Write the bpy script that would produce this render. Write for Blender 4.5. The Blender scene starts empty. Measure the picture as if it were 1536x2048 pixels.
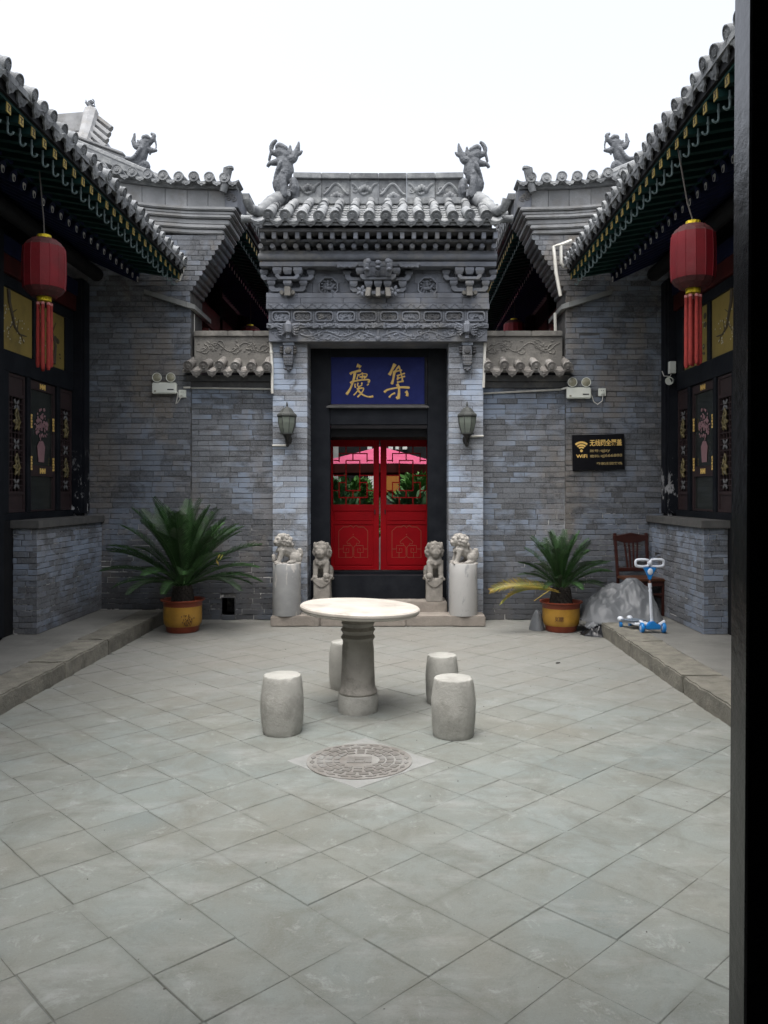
import bpy, bmesh, math, random
from math import sin, cos, pi, radians, sqrt, atan2
from mathutils import Vector, Matrix, noise

# ---------------------------------------------------------------- scene, camera, light
sc = bpy.context.scene
COL = sc.collection
F, CX, CY, H = 1600.0, 797.0, 985.0, 1.65          # focal length and axis of the photograph, camera height
cam_d = bpy.data.cameras.new('camera')
cam = bpy.data.objects.new('camera', cam_d); COL.objects.link(cam)
cam.location = (0, 0, H); cam.rotation_euler = (pi/2, 0, 0)
cam_d.sensor_width = 36; cam_d.lens = F/2048*36
cam_d.shift_x = -(CX-768)/2048; cam_d.shift_y = -(1024-CY)/2048
cam_d.clip_start = 0.05; cam_d.clip_end = 500
sc.camera = cam

SUN_EL, SUN_AZ = radians(74), radians(205)           # azimuth clockwise from +Y
w = bpy.data.worlds.new('World'); sc.world = w; w.use_nodes = True
nt = w.node_tree; nt.nodes.clear()
o_ = nt.nodes.new('ShaderNodeOutputWorld'); b_ = nt.nodes.new('ShaderNodeBackground')
s_ = nt.nodes.new('ShaderNodeTexSky'); s_.sky_type = 'NISHITA'; s_.sun_disc = False
s_.sun_elevation = SUN_EL; s_.sun_rotation = SUN_AZ; s_.air_density = 1.0; s_.dust_density = 6.0; s_.ozone_density = 1.0
hs = nt.nodes.new('ShaderNodeHueSaturation'); hs.inputs['Saturation'].default_value = 0.34; hs.inputs['Value'].default_value = 1.0
nt.links.new(s_.outputs[0], hs.inputs['Color']); nt.links.new(hs.outputs[0], b_.inputs[0]); nt.links.new(b_.outputs[0], o_.inputs[0])
b_.inputs[1].default_value = 0.15
sd = bpy.data.lights.new('sun', 'SUN'); sd.energy = 0.5; sd.angle = radians(60); sd.color = (1.0, 0.985, 0.96)
so = bpy.data.objects.new('sun', sd); COL.objects.link(so)
so.rotation_euler = Vector((-sin(SUN_AZ)*cos(SUN_EL), -cos(SUN_AZ)*cos(SUN_EL), -sin(SUN_EL))).to_track_quat('-Z', 'Y').to_euler()
so.location = (0, 0, 20)
sc.view_settings.view_transform = 'Standard'; sc.view_settings.look = 'None'
sc.view_settings.exposure = 1.42; sc.view_settings.gamma = 1.0
sc.cycles.max_bounces = 6; sc.cycles.diffuse_bounces = 4; sc.cycles.transparent_max_bounces = 12
sc.cycles.use_denoising = True

# ---------------------------------------------------------------- helpers
XC = -0.262                                            # axis of the gate
R = random.Random(11)
W = {}                                                 # world position of each object's origin
MIR = False                                            # builders run once more mirrored about the gate's axis
def U(px, py, Y): return Vector(((px-CX)*Y/F, Y, H+(CY-py)*Y/F))
def UX(px, Y): return (px-CX)*Y/F
def UZ(py, Y): return H+(CY-py)*Y/F
def fx(x): return 2*XC-x if MIR else x

def tag(o, label=None, cat=None, group=None, kind=None):
    if label: o['label'] = label
    if cat: o['category'] = cat
    if group: o['group'] = group
    if kind: o['kind'] = kind
    return o
def thing(name, label, cat, loc=(0,0,0), group=None, kind=None, rz=0):
    o = bpy.data.objects.new(name, None); COL.objects.link(o)
    loc = Vector(loc); loc.x = fx(loc.x)
    o.location = loc; o.rotation_euler = (0,0,rz); o.empty_display_size = .1; W[o] = Vector(loc)
    return tag(o, label, cat, group, kind)

class MB:
    def __init__(s): s.v = []; s.f = []; s.m = []; s.cm = 0; s.r = None
    def add(s, vs, fs):
        o = len(s.v); s.v += [Vector(p) for p in vs]
        s.f += [tuple(i+o for i in f) for f in fs]; s.m += [s.cm]*len(fs); return s
    def hexa(s, p): return s.add(p, [(0,3,2,1),(4,5,6,7),(0,1,5,4),(1,2,6,5),(2,3,7,6),(3,0,4,7)])
    def box(s, x0, x1, y0, y1, z0, z1):
        return s.hexa([(x0,y0,z0),(x1,y0,z0),(x1,y1,z0),(x0,y1,z0),(x0,y0,z1),(x1,y0,z1),(x1,y1,z1),(x0,y1,z1)])
    def cbox(s, c, sx, sy, sz): return s.box(c[0]-sx/2,c[0]+sx/2,c[1]-sy/2,c[1]+sy/2,c[2]-sz/2,c[2]+sz/2)
    def frus(s, c, sx0, sy0, sx1, sy1, z0, z1):          # a box that widens from z0 to z1 about c(x, y)
        x, y = c[0], c[1]
        return s.hexa([(x-sx0/2,y-sy0/2,z0),(x+sx0/2,y-sy0/2,z0),(x+sx0/2,y+sy0/2,z0),(x-sx0/2,y+sy0/2,z0),
                       (x-sx1/2,y-sy1/2,z1),(x+sx1/2,y-sy1/2,z1),(x+sx1/2,y+sy1/2,z1),(x-sx1/2,y+sy1/2,z1)])
    def bar(s, a, b, w, h):                             # a square bar from a to b
        a, b = Vector(a), Vector(b); d = (b-a).normalized()
        up = Vector((0,0,1)) if abs(d.z) < .95 else Vector((0,1,0))
        u = d.cross(up).normalized(); v = u.cross(d).normalized(); u *= w/2; v *= h/2
        return s.hexa([a-u-v,a+u-v,b+u-v,b-u-v,a-u+v,a+u+v,b+u+v,b-u+v])
    def tube(s, path, r, n=8, flat=None, cap=True):
        P = [Vector(p) for p in path]; k = len(P)
        rs = r if isinstance(r, (list, tuple)) else [r]*k
        if len(rs) != k: rs = [rs[0]+(rs[-1]-rs[0])*i/(k-1) for i in range(k)]
        ref = None; vs = []
        for i in range(k):
            d = (P[min(i+1,k-1)]-P[max(i-1,0)]).normalized()
            if ref is None:
                ref = Vector((0,0,1)) if abs(d.z) < .9 else Vector((0,1,0))
                if flat: ref = Vector(flat)
            u = d.cross(ref)
            if u.length < 1e-5: u = d.orthogonal()
            u.normalize(); v = u.cross(d).normalized()
            if not flat: ref = v
            kv = flat_k if flat else 1
            for j in range(n):
                a = 2*pi*j/n; vs.append(P[i]+u*cos(a)*rs[i]+v*sin(a)*rs[i]*(s.r or 1))
        fs = [(i*n+j, i*n+(j+1)%n, (i+1)*n+(j+1)%n, (i+1)*n+j) for i in range(k-1) for j in range(n)]
        if cap: fs += [tuple(range(n-1,-1,-1)), tuple((k-1)*n+j for j in range(n))]
        return s.add(vs, fs)
    def lathe(s, prof, n=24, c=(0,0,0), a0=0, axis='z', cap=True):
        vs = []; k = len(prof); c = Vector(c)
        for r, z in prof:
            for j in range(n):
                a = a0+2*pi*j/n; p = Vector((r*cos(a), r*sin(a), z))
                if axis == 'y': p = Vector((p.x, p.z, p.y))
                if axis == 'x': p = Vector((p.z, p.x, p.y))
                vs.append(c+p)
        fs = [(i*n+j, i*n+(j+1)%n, (i+1)*n+(j+1)%n, (i+1)*n+j) for i in range(k-1) for j in range(n)]
        if cap: fs += [tuple(range(n-1,-1,-1)), tuple((k-1)*n+j for j in range(n))]
        if axis == 'y': fs = [f[::-1] for f in fs]
        return s.add(vs, fs)
    def prism(s, poly, y0, y1, plane='xz'):              # polygon (counter-clockwise in its plane) extruded
        k = len(poly)
        def P(p, d):
            return {'xz': (p[0], d, p[1]), 'yz': (d, p[0], p[1]), 'xy': (p[0], p[1], d)}[plane]
        vs = [P(p, y0) for p in poly]+[P(p, y1) for p in poly]
        fs = [tuple(range(k)), tuple(range(2*k-1, k-1, -1))]+[(i, k+i, k+(i+1)%k, (i+1)%k) for i in range(k)]
        return s.add(vs, fs)
    def ell(s, c, r, rot=None, n=12, m=8):
        c = Vector(c); r = (r,r,r) if isinstance(r, (int,float)) else r
        M = Matrix.Rotation(rot[0], 3, rot[1]) if rot else Matrix.Identity(3)
        vs = [c+M@Vector((0,0,-r[2]))]
        for i in range(1, m):
            t = -pi/2+pi*i/m
            for j in range(n):
                a = 2*pi*j/n; vs.append(c+M@Vector((r[0]*cos(t)*cos(a), r[1]*cos(t)*sin(a), r[2]*sin(t))))
        vs.append(c+M@Vector((0,0,r[2]))); top = len(vs)-1
        fs = [(0, 1+(j+1)%n, 1+j) for j in range(n)]
        fs += [(1+i*n+j, 1+i*n+(j+1)%n, 1+(i+1)*n+(j+1)%n, 1+(i+1)*n+j) for i in range(m-2) for j in range(n)]
        fs += [(1+(m-2)*n+j, 1+(m-2)*n+(j+1)%n, top) for j in range(n)]
        return s.add(vs, fs)
    def xform(s, M, i0=0):
        for i in range(i0, len(s.v)): s.v[i] = M@s.v[i]
        return s
    def mesh(s, name, mats, off=Vector((0,0,0)), smooth=False, bevel=0, fixn=True, sharp=40):
        me = bpy.data.meshes.new(name)
        vs = [Vector((fx(p.x), p.y, p.z))-off for p in s.v]
        me.from_pydata(vs, [], s.f)
        for mt in (mats if isinstance(mats, (list, tuple)) else [mats]): me.materials.append(mt)
        if max(s.m, default=0) > 0: me.polygons.foreach_set('material_index', s.m)
        if bevel or fixn:
            bm = bmesh.new(); bm.from_mesh(me)
            if bevel:
                es = [e for e in bm.edges if e.is_manifold and e.calc_face_angle(0) > .6]
                bmesh.ops.bevel(bm, geom=es, offset=bevel, segments=1 if bevel < .006 else 2, affect='EDGES', clamp_overlap=True)
            if fixn: bmesh.ops.recalc_face_normals(bm, faces=bm.faces)
            bm.to_mesh(me); bm.free()
        if smooth:
            me.polygons.foreach_set('use_smooth', [True]*len(me.polygons))
            me.set_sharp_from_angle(angle=radians(sharp))
        me.update(); return me
    def build(s, name, mats, parent=None, loc=None, smooth=False, bevel=0, fixn=True, sharp=40):
        if parent is not None: off = W[parent]
        elif loc is not None: off = Vector((fx(loc[0]), loc[1], loc[2]))
        else:
            xs = [fx(p.x) for p in s.v]; ys = [p.y for p in s.v]
            off = Vector(((min(xs)+max(xs))/2, (min(ys)+max(ys))/2, min(p.z for p in s.v)))
        me = s.mesh(name, mats, off, smooth, bevel, fixn, sharp)
        o = bpy.data.objects.new(name, me); COL.objects.link(o); W[o] = Vector(off)
        if parent is not None: o.parent = parent
        else: o.location = off
        return o
flat_k = 1

def inst(name, me, parent, loc, rot=(0,0,0), scale=(1,1,1)):      # an object of its own that shares mesh data
    o = bpy.data.objects.new(name, me); COL.objects.link(o)
    o.parent = parent; o.location = Vector(loc)-W[parent]; o.rotation_euler = rot; o.scale = scale; W[o] = Vector(loc)
    return o

def remesh(mb, voxel, it=4, fac=.5, detail=0, dscale=30):        # overlapping lumps melted into one sculpted skin
    me = bpy.data.meshes.new('tmp'); me.from_pydata([tuple(p) for p in mb.v], [], mb.f)
    bm = bmesh.new(); bm.from_mesh(me); bmesh.ops.recalc_face_normals(bm, faces=bm.faces); bm.to_mesh(me); bm.free()
    o = bpy.data.objects.new('tmp', me); COL.objects.link(o)
    m = o.modifiers.new('r', 'REMESH'); m.mode = 'VOXEL'; m.voxel_size = voxel; m.adaptivity = 0
    if it: q = o.modifiers.new('s', 'SMOOTH'); q.factor = fac; q.iterations = it
    dg = bpy.context.evaluated_depsgraph_get(); dg.update()
    e = bpy.data.meshes.new_from_object(o.evaluated_get(dg))
    out = MB(); out.v = [v.co.copy() for v in e.vertices]; out.f = [tuple(p.vertices) for p in e.polygons]; out.m = [0]*len(out.f)
    if detail:
        nm = [v.normal.copy() for v in e.vertices]
        out.v = [p+nm[i]*detail*noise.noise(p*dscale) for i, p in enumerate(out.v)]
    bpy.data.objects.remove(o); bpy.data.meshes.remove(me); bpy.data.meshes.remove(e)
    return out

def spiral(c, r0, r1, turns, a0, n=14, s=1):             # a flat spiral in the xz plane about c
    return [(c[0]+s*(r0+(r1-r0)*i/n)*cos(a0+turns*2*pi*i/n), c[1], c[2]+(r0+(r1-r0)*i/n)*sin(a0+turns*2*pi*i/n)) for i in range(n+1)]

# ---------------------------------------------------------------- materials
class NT:
    def __init__(s, name):
        s.m = bpy.data.materials.new(name); s.m.use_nodes = True; s.t = s.m.node_tree; s.t.nodes.clear()
        s.out = s.n('ShaderNodeOutputMaterial'); s.b = s.n('ShaderNodeBsdfPrincipled'); s.l(s.b.outputs[0], s.out.inputs[0])
        s.geo = s.n('ShaderNodeNewGeometry'); s.pos = s.geo.outputs['Position']
    def n(s, t, **k):
        x = s.t.nodes.new(t)
        for a, v in k.items(): setattr(x, a, v)
        return x
    def l(s, a, b): s.t.links.new(a, b)
    def noise(s, scale, detail=5, rough=.6, vec=None, stretch=None, dist=0):
        v = vec or s.pos
        if stretch:
            mp = s.n('ShaderNodeMapping'); mp.inputs['Scale'].default_value = stretch; s.l(v, mp.inputs[0]); v = mp.outputs[0]
        x = s.n('ShaderNodeTexNoise'); x.inputs['Scale'].default_value = scale; x.inputs['Detail'].default_value = detail
        x.inputs['Roughness'].default_value = rough; x.inputs['Distortion'].default_value = dist; s.l(v, x.inputs['Vector']); return x.outputs[0]
    def ramp(s, fac, stops):
        x = s.n('ShaderNodeValToRGB'); e = x.color_ramp.elements
        while len(e) < len(stops): e.new(.5)
        for el, (p, c) in zip(e, stops): el.position = p; el.color = (*c, 1) if len(c) == 3 else c
        s.l(fac, x.inputs[0]); return x.outputs[0]
    def mask(s, fac, a, b): return s.ramp(fac, [(a, (0,0,0)), (b, (1,1,1))])
    def mix(s, fac, a, b, mode='MIX'):
        x = s.n('ShaderNodeMix', data_type='RGBA', blend_type=mode)
        for k, v in ((0, fac), (6, a), (7, b)):
            if hasattr(v, 'is_linked'): s.l(v, x.inputs[k])
            else: x.inputs[k].default_value = v if k == 0 else (*v, 1)
        return x.outputs[2]
    def math(s, op, a, b=None):
        x = s.n('ShaderNodeMath', operation=op)
        for k, v in ((0, a), (1, b)):
            if v is None: continue
            if hasattr(v, 'is_linked'): s.l(v, x.inputs[k])
            else: x.inputs[k].default_value = v
        return x.outputs[0]
    def rnd(s):                                         # a random number of the object, or of the piece in a joined mesh
        oi = s.n('ShaderNodeObjectInfo'); at = s.n('ShaderNodeAttribute', attribute_name='rnd')
        return s.math('FRACT', s.math('ADD', oi.outputs['Random'], at.outputs['Fac']))
    def bump(s, h, strength, dist=.02, prev=None):
        x = s.n('ShaderNodeBump'); x.inputs['Strength'].default_value = strength; x.inputs['Distance'].default_value = dist
        s.l(h, x.inputs['Height'])
        if prev: s.l(prev, x.inputs['Normal'])
        s.l(x.outputs[0], s.b.inputs['Normal']); return x.outputs[0]
    def z(s):
        x = s.n('ShaderNodeSeparateXYZ'); s.l(s.pos, x.inputs[0]); return x.outputs['Z']
    def fin(s, col, rough=.8, metal=0, spec=.5):
        if hasattr(col, 'is_linked'): s.l(col, s.b.inputs['Base Color'])
        else: s.b.inputs['Base Color'].default_value = (*col, 1)
        if hasattr(rough, 'is_linked'): s.l(rough, s.b.inputs['Roughness'])
        else: s.b.inputs['Roughness'].default_value = rough
        s.b.inputs['Metallic'].default_value = metal; s.b.inputs['Specular IOR Level'].default_value = spec
        return s.m

def pbr(name, c0, c1=None, scale=6, rough=.8, bump=.0, bscale=40, var=.0, metal=0, spec=.4, dirt=None, dscale=3, detail=6):
    t = NT(name); c1 = c1 or tuple(x*.75 for x in c0)
    col = t.mix(t.mask(t.noise(scale, detail), .32, .68), c0, c1)
    if var:
        g = t.math('ADD', t.math('MULTIPLY', t.rnd(), 2*var), 1-var)
        cb = t.n('ShaderNodeCombineXYZ')
        for i in range(3): t.l(g, cb.inputs[i])
        col = t.mix(1.0, col, cb.outputs[0], 'MULTIPLY')
    if dirt: col = t.mix(t.mask(t.noise(dscale, 8, .7), .5, .72), col, dirt)
    if bump: t.bump(t.noise(bscale, 6, .65), bump)
    return t.fin(col, rough, metal, spec)

def brick_mat(name, lift=1.0, blue=1.0, brown=1.0, damp=.72):
    t = NT(name); r = t.rnd(); k = lift
    sv = lambda c: tuple(x*k for x in c)
    base = t.ramp(r, [(0, sv((.082,.087,.096))), (.3, sv((.113,.121,.134))), (.75, sv((.137,.147,.164))), (1, sv((.172,.185,.207)))])
    p1 = t.noise(.95, 3, .6, dist=.8); p1 = t.math('ADD', p1, t.math('MULTIPLY', t.math('SUBTRACT', r, .5), .22))
    base = t.mix(t.math('MULTIPLY', t.mask(p1, .45, .58), .9*blue), base, sv((.20,.25,.33)))
    p2 = t.noise(1.9, 4, .6, stretch=(1,1,.3)); p2 = t.math('ADD', p2, t.math('MULTIPLY', t.math('SUBTRACT', r, .5), .15))
    base = t.mix(t.math('MULTIPLY', t.mask(p2, .50, .64), .75*brown), base, sv((.19,.155,.115)))
    p3 = t.noise(2.6, 4, .6, stretch=(.8,.8,1.6), dist=1.0)
    base = t.mix(t.math('MULTIPLY', t.mask(p3, .50, .62), .72), base, sv((.042,.043,.046)))
    fine = t.noise(55, 6, .7); base = t.mix(t.mask(fine, .35, .75), base, t.mix(.5, base, sv((.3,.31,.32))))
    sp = t.noise(9, 8, .75); base = t.mix(t.math('MULTIPLY', t.mask(sp, .66, .74), .35), base, (.42,.42,.41))
    bl = t.noise(3.1, 6, .7, dist=.7); base = t.mix(t.math('MULTIPLY', t.mask(bl, .56, .66), .38), base, sv((.30,.32,.345)))
    # rising damp darkens the foot of the wall
    zz = t.math('ADD', t.z(), t.math('MULTIPLY', t.noise(1.5, 4), .9))
    base = t.mix(t.math('MULTIPLY', t.ramp(t.math('DIVIDE', zz, 2.0), [(.42, (1,1,1)), (.80, (0,0,0))]), damp), base, sv((.055,.057,.062)))
    t.bump(t.noise(70, 6, .7), .35, .01)
    return t.fin(base, .9, spec=.25)

def mortar_mat():
    t = NT('mortar'); 
    c = t.mix(t.mask(t.noise(6, 5), .4, .6), (.075,.075,.075), (.12,.118,.112))
    low = t.ramp(t.math('ADD', t.z(), t.math('MULTIPLY', t.noise(1.3, 4), .8)), [(0.0, (1,1,1)), (1.0, (0,0,0))])
    zz = t.math('DIVIDE', t.z(), 2.3)
    low = t.ramp(zz, [(.55, (1,1,1)), (.75, (0,0,0))])
    m = t.math('MULTIPLY', t.mask(t.noise(1.9, 4, .7), .49, .54), low)
    m = t.math('MULTIPLY', m, t.mask(t.noise(14, 3), .42, .5))
    c = t.mix(m, c, (.62,.61,.58))
    return t.fin(c, .95, spec=.2)

def paver_mat():
    t = NT('paver stone'); r = t.rnd()
    c = t.ramp(r, [(0, (.145,.167,.159)), (.10, (.166,.188,.178)), (.85, (.172,.195,.184)), (1, (.192,.215,.206))])
    c = t.mix(t.math('MULTIPLY', t.mask(t.noise(1.0, 4, .55), .45, .65), .6), c, (.19,.188,.160))
    c = t.mix(t.math('MULTIPLY', t.mask(t.noise(3.2, 8, .72, dist=.8), .47, .64), .8), c, (.122,.128,.112))
    c = t.mix(t.math('MULTIPLY', t.mask(t.noise(.5, 7, .72, dist=.6), .46, .62), .6), c, (.150,.146,.120))
    c = t.mix(t.math('MULTIPLY', t.mask(t.noise(2.3, 6, .7, stretch=(.6,1.6,1)), .52, .68), .45), c, (.285,.295,.283))
    c = t.mix(t.math('MULTIPLY', t.mask(t.noise(11, 7, .75), .58, .70), .45), c, (.115,.117,.104))
    c = t.mix(t.math('MULTIPLY', t.mask(t.noise(6.5, 8, .82, dist=.4), .52, .62), .55), c, (.155,.163,.146))
    c = t.mix(t.math('MULTIPLY', t.mask(t.noise(5.0, 8, .8, dist=.6), .57, .64), .5), c, (.275,.295,.28))
    c = t.mix(t.math('MULTIPLY', t.mask(t.noise(46, 4, .7), .62, .72), .35), c, (.29,.29,.275))
    # the far part is worn smooth and browner
    sx = t.n('ShaderNodeSeparateXYZ'); t.l(t.pos, sx.inputs[0])
    far = t.ramp(t.math('DIVIDE', t.math('ADD', sx.outputs['Y'], t.math('MULTIPLY', t.noise(.8, 4), 2.0)), 12.0), [(.52, (0,0,0)), (.74, (1,1,1))])
    c = t.mix(t.math('MULTIPLY', far, .6), c, (.215,.205,.186))
    c = t.mix(t.math('MULTIPLY', t.mask(t.noise(140, 3, .7), .48, .75), .22), c, (.25,.265,.255)); c = t.mix(t.math('MULTIPLY', t.mask(t.noise(95, 4, .75), .56, .70), .40), c, (.105,.11,.10))
    # grime that creeps in from the joints
    tc = t.n('ShaderNodeTexCoord'); ob = t.n('ShaderNodeSeparateXYZ'); t.l(tc.outputs['Object'], ob.inputs[0])
    ed = t.math('MAXIMUM', t.math('ABSOLUTE', ob.outputs['X']), t.math('ABSOLUTE', ob.outputs['Y'])); ed = t.math('ADD', ed, t.math('MULTIPLY', t.math('SUBTRACT', t.noise(16, 6, .75), .5), .05))
    ed = t.ramp(t.math('MULTIPLY', ed, 4.0), [(.55, (0,0,0)), (.68, (1,1,1)), (.74, (1,1,1)), (.80, (0,0,0))])
    c = t.mix(t.math('MULTIPLY', t.math('MULTIPLY', ed, t.mask(t.noise(2.4, 5, .7), .42, .6)), .55), c, (.115,.12,.105))
    b = t.bump(t.noise(9, 6, .6), .3, .012); t.bump(t.noise(120, 5, .7), .35, .005, b)
    return t.fin(c, t.ramp(t.noise(4, 5), [(.3, (.62,.62,.62)), (.7, (.88,.88,.88))]), spec=.35)

def chipped(name, c0, c1, chip, rough=.4, amount=.66, zlow=None, scale=9, spec=.15):
    t = NT(name); c = t.mix(t.mask(t.noise(5, 5), .35, .65), c0, c1)
    m = t.mask(t.noise(scale, 7, .7, stretch=(1,1,.6)), amount, amount+.03)
    if zlow:
        z = t.ramp(t.math('DIVIDE', t.z(), zlow*1.4), [(.45, (1,1,1)), (.8, (0,0,0))]); m = t.math('MULTIPLY', m, z)
    c = t.mix(m, c, chip); t.bump(t.noise(30, 5), .15, .01)
    return t.fin(c, rough, spec=spec)

M = {}
M['brick'] = brick_mat('old grey brick', .90, .65, .95)
M['brick_pier'] = brick_mat('blue grey pier brick', 1.75, 1.0, .25, .25)
M['brick_sill'] = brick_mat('sill wall brick', 1.3, 1.0, .4, .35)
M['mortar'] = mortar_mat()
M['paver'] = paver_mat()
M['joint'] = pbr('dirt joint', (.06,.062,.055), (.20,.21,.195), 2.0, .95, detail=5)
M['ground'] = pbr('earth', (.12,.11,.09), (.16,.15,.12), 2, .95)
M['concrete'] = pbr('terrace cement', (.21,.208,.19), (.155,.154,.142), 2.2, .9, .3, 60, dirt=(.12,.12,.11), dscale=1.6)
M['kerb'] = pbr('rough kerb stone', (.215,.205,.17), (.135,.13,.11), 7, .92, .8, 26, var=.12, dirt=(.10,.097,.08), dscale=5)
M['step'] = pbr('pinkish step stone', (.30,.268,.232), (.225,.20,.175), 5, .88, .4, 40, var=.08, dirt=(.20,.18,.155), dscale=4)
M['tile'] = pbr('grey roof tile', (.22,.23,.236), (.125,.131,.138), 9, .88, .4, 60, var=.34, dirt=(.32,.33,.325), dscale=6)
M['tile_wall'] = pbr('browned coping tile', (.24,.225,.205), (.15,.14,.13), 7, .9, .35, 60, var=.2, dirt=(.36,.35,.33), dscale=6)
M['carve'] = pbr('carved grey brick', (.205,.22,.252), (.112,.118,.130), 2.6, .9, .35, 60, var=.18, dirt=(.25,.24,.22), dscale=1.8)
M['carve_dk'] = pbr('carved relief', (.115,.117,.123), (.075,.075,.077), 5, .9, .3, 60, dirt=(.20,.19,.17), dscale=3)  # darker copy of the carved brick; shade of the recesses put into its colour
M['carve_warm'] = pbr('weathered carved coping', (.20,.19,.17), (.13,.125,.115), 4, .92, .4, 50, dirt=(.30,.285,.255), dscale=3)
M['gable'] = pbr('gable moulding brick', (.30,.305,.31), (.20,.205,.21), 3, .9, .3, 50, var=.14, dirt=(.17,.16,.145), dscale=2)
M['dragon'] = pbr('ridge ornament clay', (.155,.165,.178), (.09,.096,.105), 10, .9, .5, 60)
M['stone_col'] = pbr('smooth grey stone', (.42,.42,.41), (.33,.335,.335), 4, .75, .15, 60, dirt=(.52,.51,.49), dscale=3)
M['stone_lion'] = pbr('pale carved stone', (.42,.40,.365), (.29,.275,.25), 9, .85, .35, 70, dirt=(.20,.19,.175), dscale=7)
M['stone_dk'] = pbr('brown carved stone', (.30,.28,.25), (.20,.187,.165), 9, .85, .35, 70, dirt=(.15,.14,.125), dscale=7)
M['drum'] = pbr('pale drum stone', (.40,.395,.365), (.31,.31,.285), 5, .8, .3, 60, var=.06, dirt=(.20,.197,.175), dscale=3.5)
M['marble'] = pbr('white table stone', (.56,.525,.47), (.45,.415,.37), 5, .5, .05, 60, dirt=(.31,.28,.24), dscale=3.6)
M['black'] = chipped('black lacquer', (.007,.0085,.012), (.014,.016,.020), (.05,.05,.05), .55, .7)
M['black_peel'] = chipped('peeling black paint', (.008,.009,.013), (.014,.016,.02), (.6,.6,.6), .55, .545, 2.0, 7)
M['post'] = chipped('worn black gloss paint', (.012,.013,.015), (.022,.022,.023), (.24,.15,.07), .20, .70, spec=.7)
M['wood_dk'] = pbr('dark facade wood', (.010,.0105,.012), (.017,.017,.018), 5, .65, .2, 30, spec=.15)
M['red'] = pbr('red door paint', (.36,.0035,.008), (.27,.003,.007), 2.5, .6, .1, 50, spec=.12)
M['red_dk'] = pbr('dull red beam', (.07,.010,.009), (.04,.008,.007), 4, .6, spec=.2)
M['goldline'] = pbr('thin gold paint', (.34,.12,.06), (.27,.09,.05), 10, .6)
M['gold'] = pbr('gold leaf', (.85,.58,.18), (.74,.48,.14), 12, .5)
M['foil'] = pbr('yellow foil', (.80,.62,.03), (.60,.44,.02), 14, .3, .8, 40, metal=.5)
M['blue'] = pbr('blue plaque paint', (.010,.018,.13), (.008,.014,.10), 4, .55, dirt=(.018,.03,.16), dscale=3, spec=.2)
M['ledge'] = pbr('dusty ledge', (.115,.112,.106), (.075,.075,.072), 8, .9)
M['green'] = pbr('green eave paint', (.010,.042,.036), (.007,.028,.026), 6, .65, var=.25, spec=.2)
M['bluep'] = pbr('blue eave paint', (.010,.015,.055), (.007,.010,.03), 8, .6, spec=.2)
M['white'] = pbr('white paint', (.80,.80,.78), (.66,.66,.64), 9, .6)
M['yellowp'] = pbr('yellow rafter paint', (.36,.265,.06), (.25,.18,.04), 20, .6, var=.2)
M['hook'] = pbr('pale plastic hook', (.15,.20,.20), (.10,.145,.145), 9, .45)
M['plastic'] = pbr('white plastic', (.72,.74,.68), (.66,.68,.60), 5, .4)
M['pvc'] = pbr('white conduit', (.70,.69,.64), (.55,.53,.47), 6, .5)
M['lens'] = pbr('lamp lens', (.34,.33,.24), (.24,.23,.17), 20, .15)
M['dkplastic'] = pbr('dark plastic', (.03,.03,.032), None, 6, .4)
M['lattice'] = pbr('brown window lattice', (.045,.028,.028), (.028,.018,.019), 8, .5)
M['painting'] = pbr('ochre painted panel', (.30,.22,.055), (.235,.175,.045), 3, .65, dirt=(.17,.125,.04), dscale=2.5)
M['ink'] = pbr('ink branch', (.05,.04,.03), (.09,.07,.04), 9, .7)
M['blossom'] = pbr('painted blossom', (.60,.58,.50), (.45,.42,.33), 9, .7)
M['pinkpaper'] = pbr('faded pink paper cut', (.30,.17,.18), (.23,.13,.14), 9, .8)
M['lantern'] = pbr('red lantern silk', (.17,.005,.010), (.12,.004,.008), 4, .6, .25, 12, dirt=(.09,.008,.009), dscale=2.2, spec=.3)
M['tassel'] = pbr('red tassel thread', (.27,.022,.016), (.19,.015,.012), 30, .75, .5, 120)
M['pot'] = pbr('yellow pot glaze', (.46,.25,.035), (.38,.20,.03), 5, .3, dirt=(.28,.15,.03), dscale=3)
M['potbr'] = pbr('brown pot glaze', (.24,.05,.022), (.17,.035,.017), 6, .35)
M['potprint'] = pbr('brown pot print', (.12,.05,.02), None, 6, .5)
M['soil'] = pbr('dark soil', (.02,.018,.015), None, 20, .95)
M['trunk'] = pbr('black cycad trunk', (.020,.017,.014), (.035,.03,.024), 40, .95, .8, 60)
def leaf_mat(name, a, b, var=.2, tr=.25):
    m = pbr(name, a, b, 6, .5, var=var, spec=.35); bs = m.node_tree.nodes['Principled BSDF']
    bs.inputs['Subsurface Weight'].default_value = 0
    return m
M['frond'] = leaf_mat('cycad green', (.032,.085,.022), (.018,.050,.014), .45)
M['frond_l'] = leaf_mat('pale cycad leaf', (.14,.28,.10), (.09,.20,.07))
M['frond_y'] = leaf_mat('yellowed cycad leaf', (.42,.27,.06), (.22,.26,.06))
M['leaf'] = leaf_mat('shrub leaf', (.12,.28,.07), (.07,.17,.045))
M['leaf2'] = leaf_mat('broad pale leaf', (.15,.30,.15), (.09,.20,.10))
M['flower'] = pbr('yellow petal', (.75,.52,.03), (.65,.40,.02), 30, .6)
M['chair'] = pbr('red brown chair wood', (.05,.013,.009), (.03,.009,.007), 9, .4, .1, 40)
M['seat'] = pbr('brown chair seat', (.10,.04,.02), (.07,.028,.015), 6, .35)
M['tarp'] = pbr('silver tarpaulin', (.150,.160,.170), (.125,.134,.143), 4, .46, .1, 30, spec=.4)
M['bin'] = pbr('black plastic sheet', (.012,.013,.015), (.02,.021,.024), 6, .25)
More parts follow.
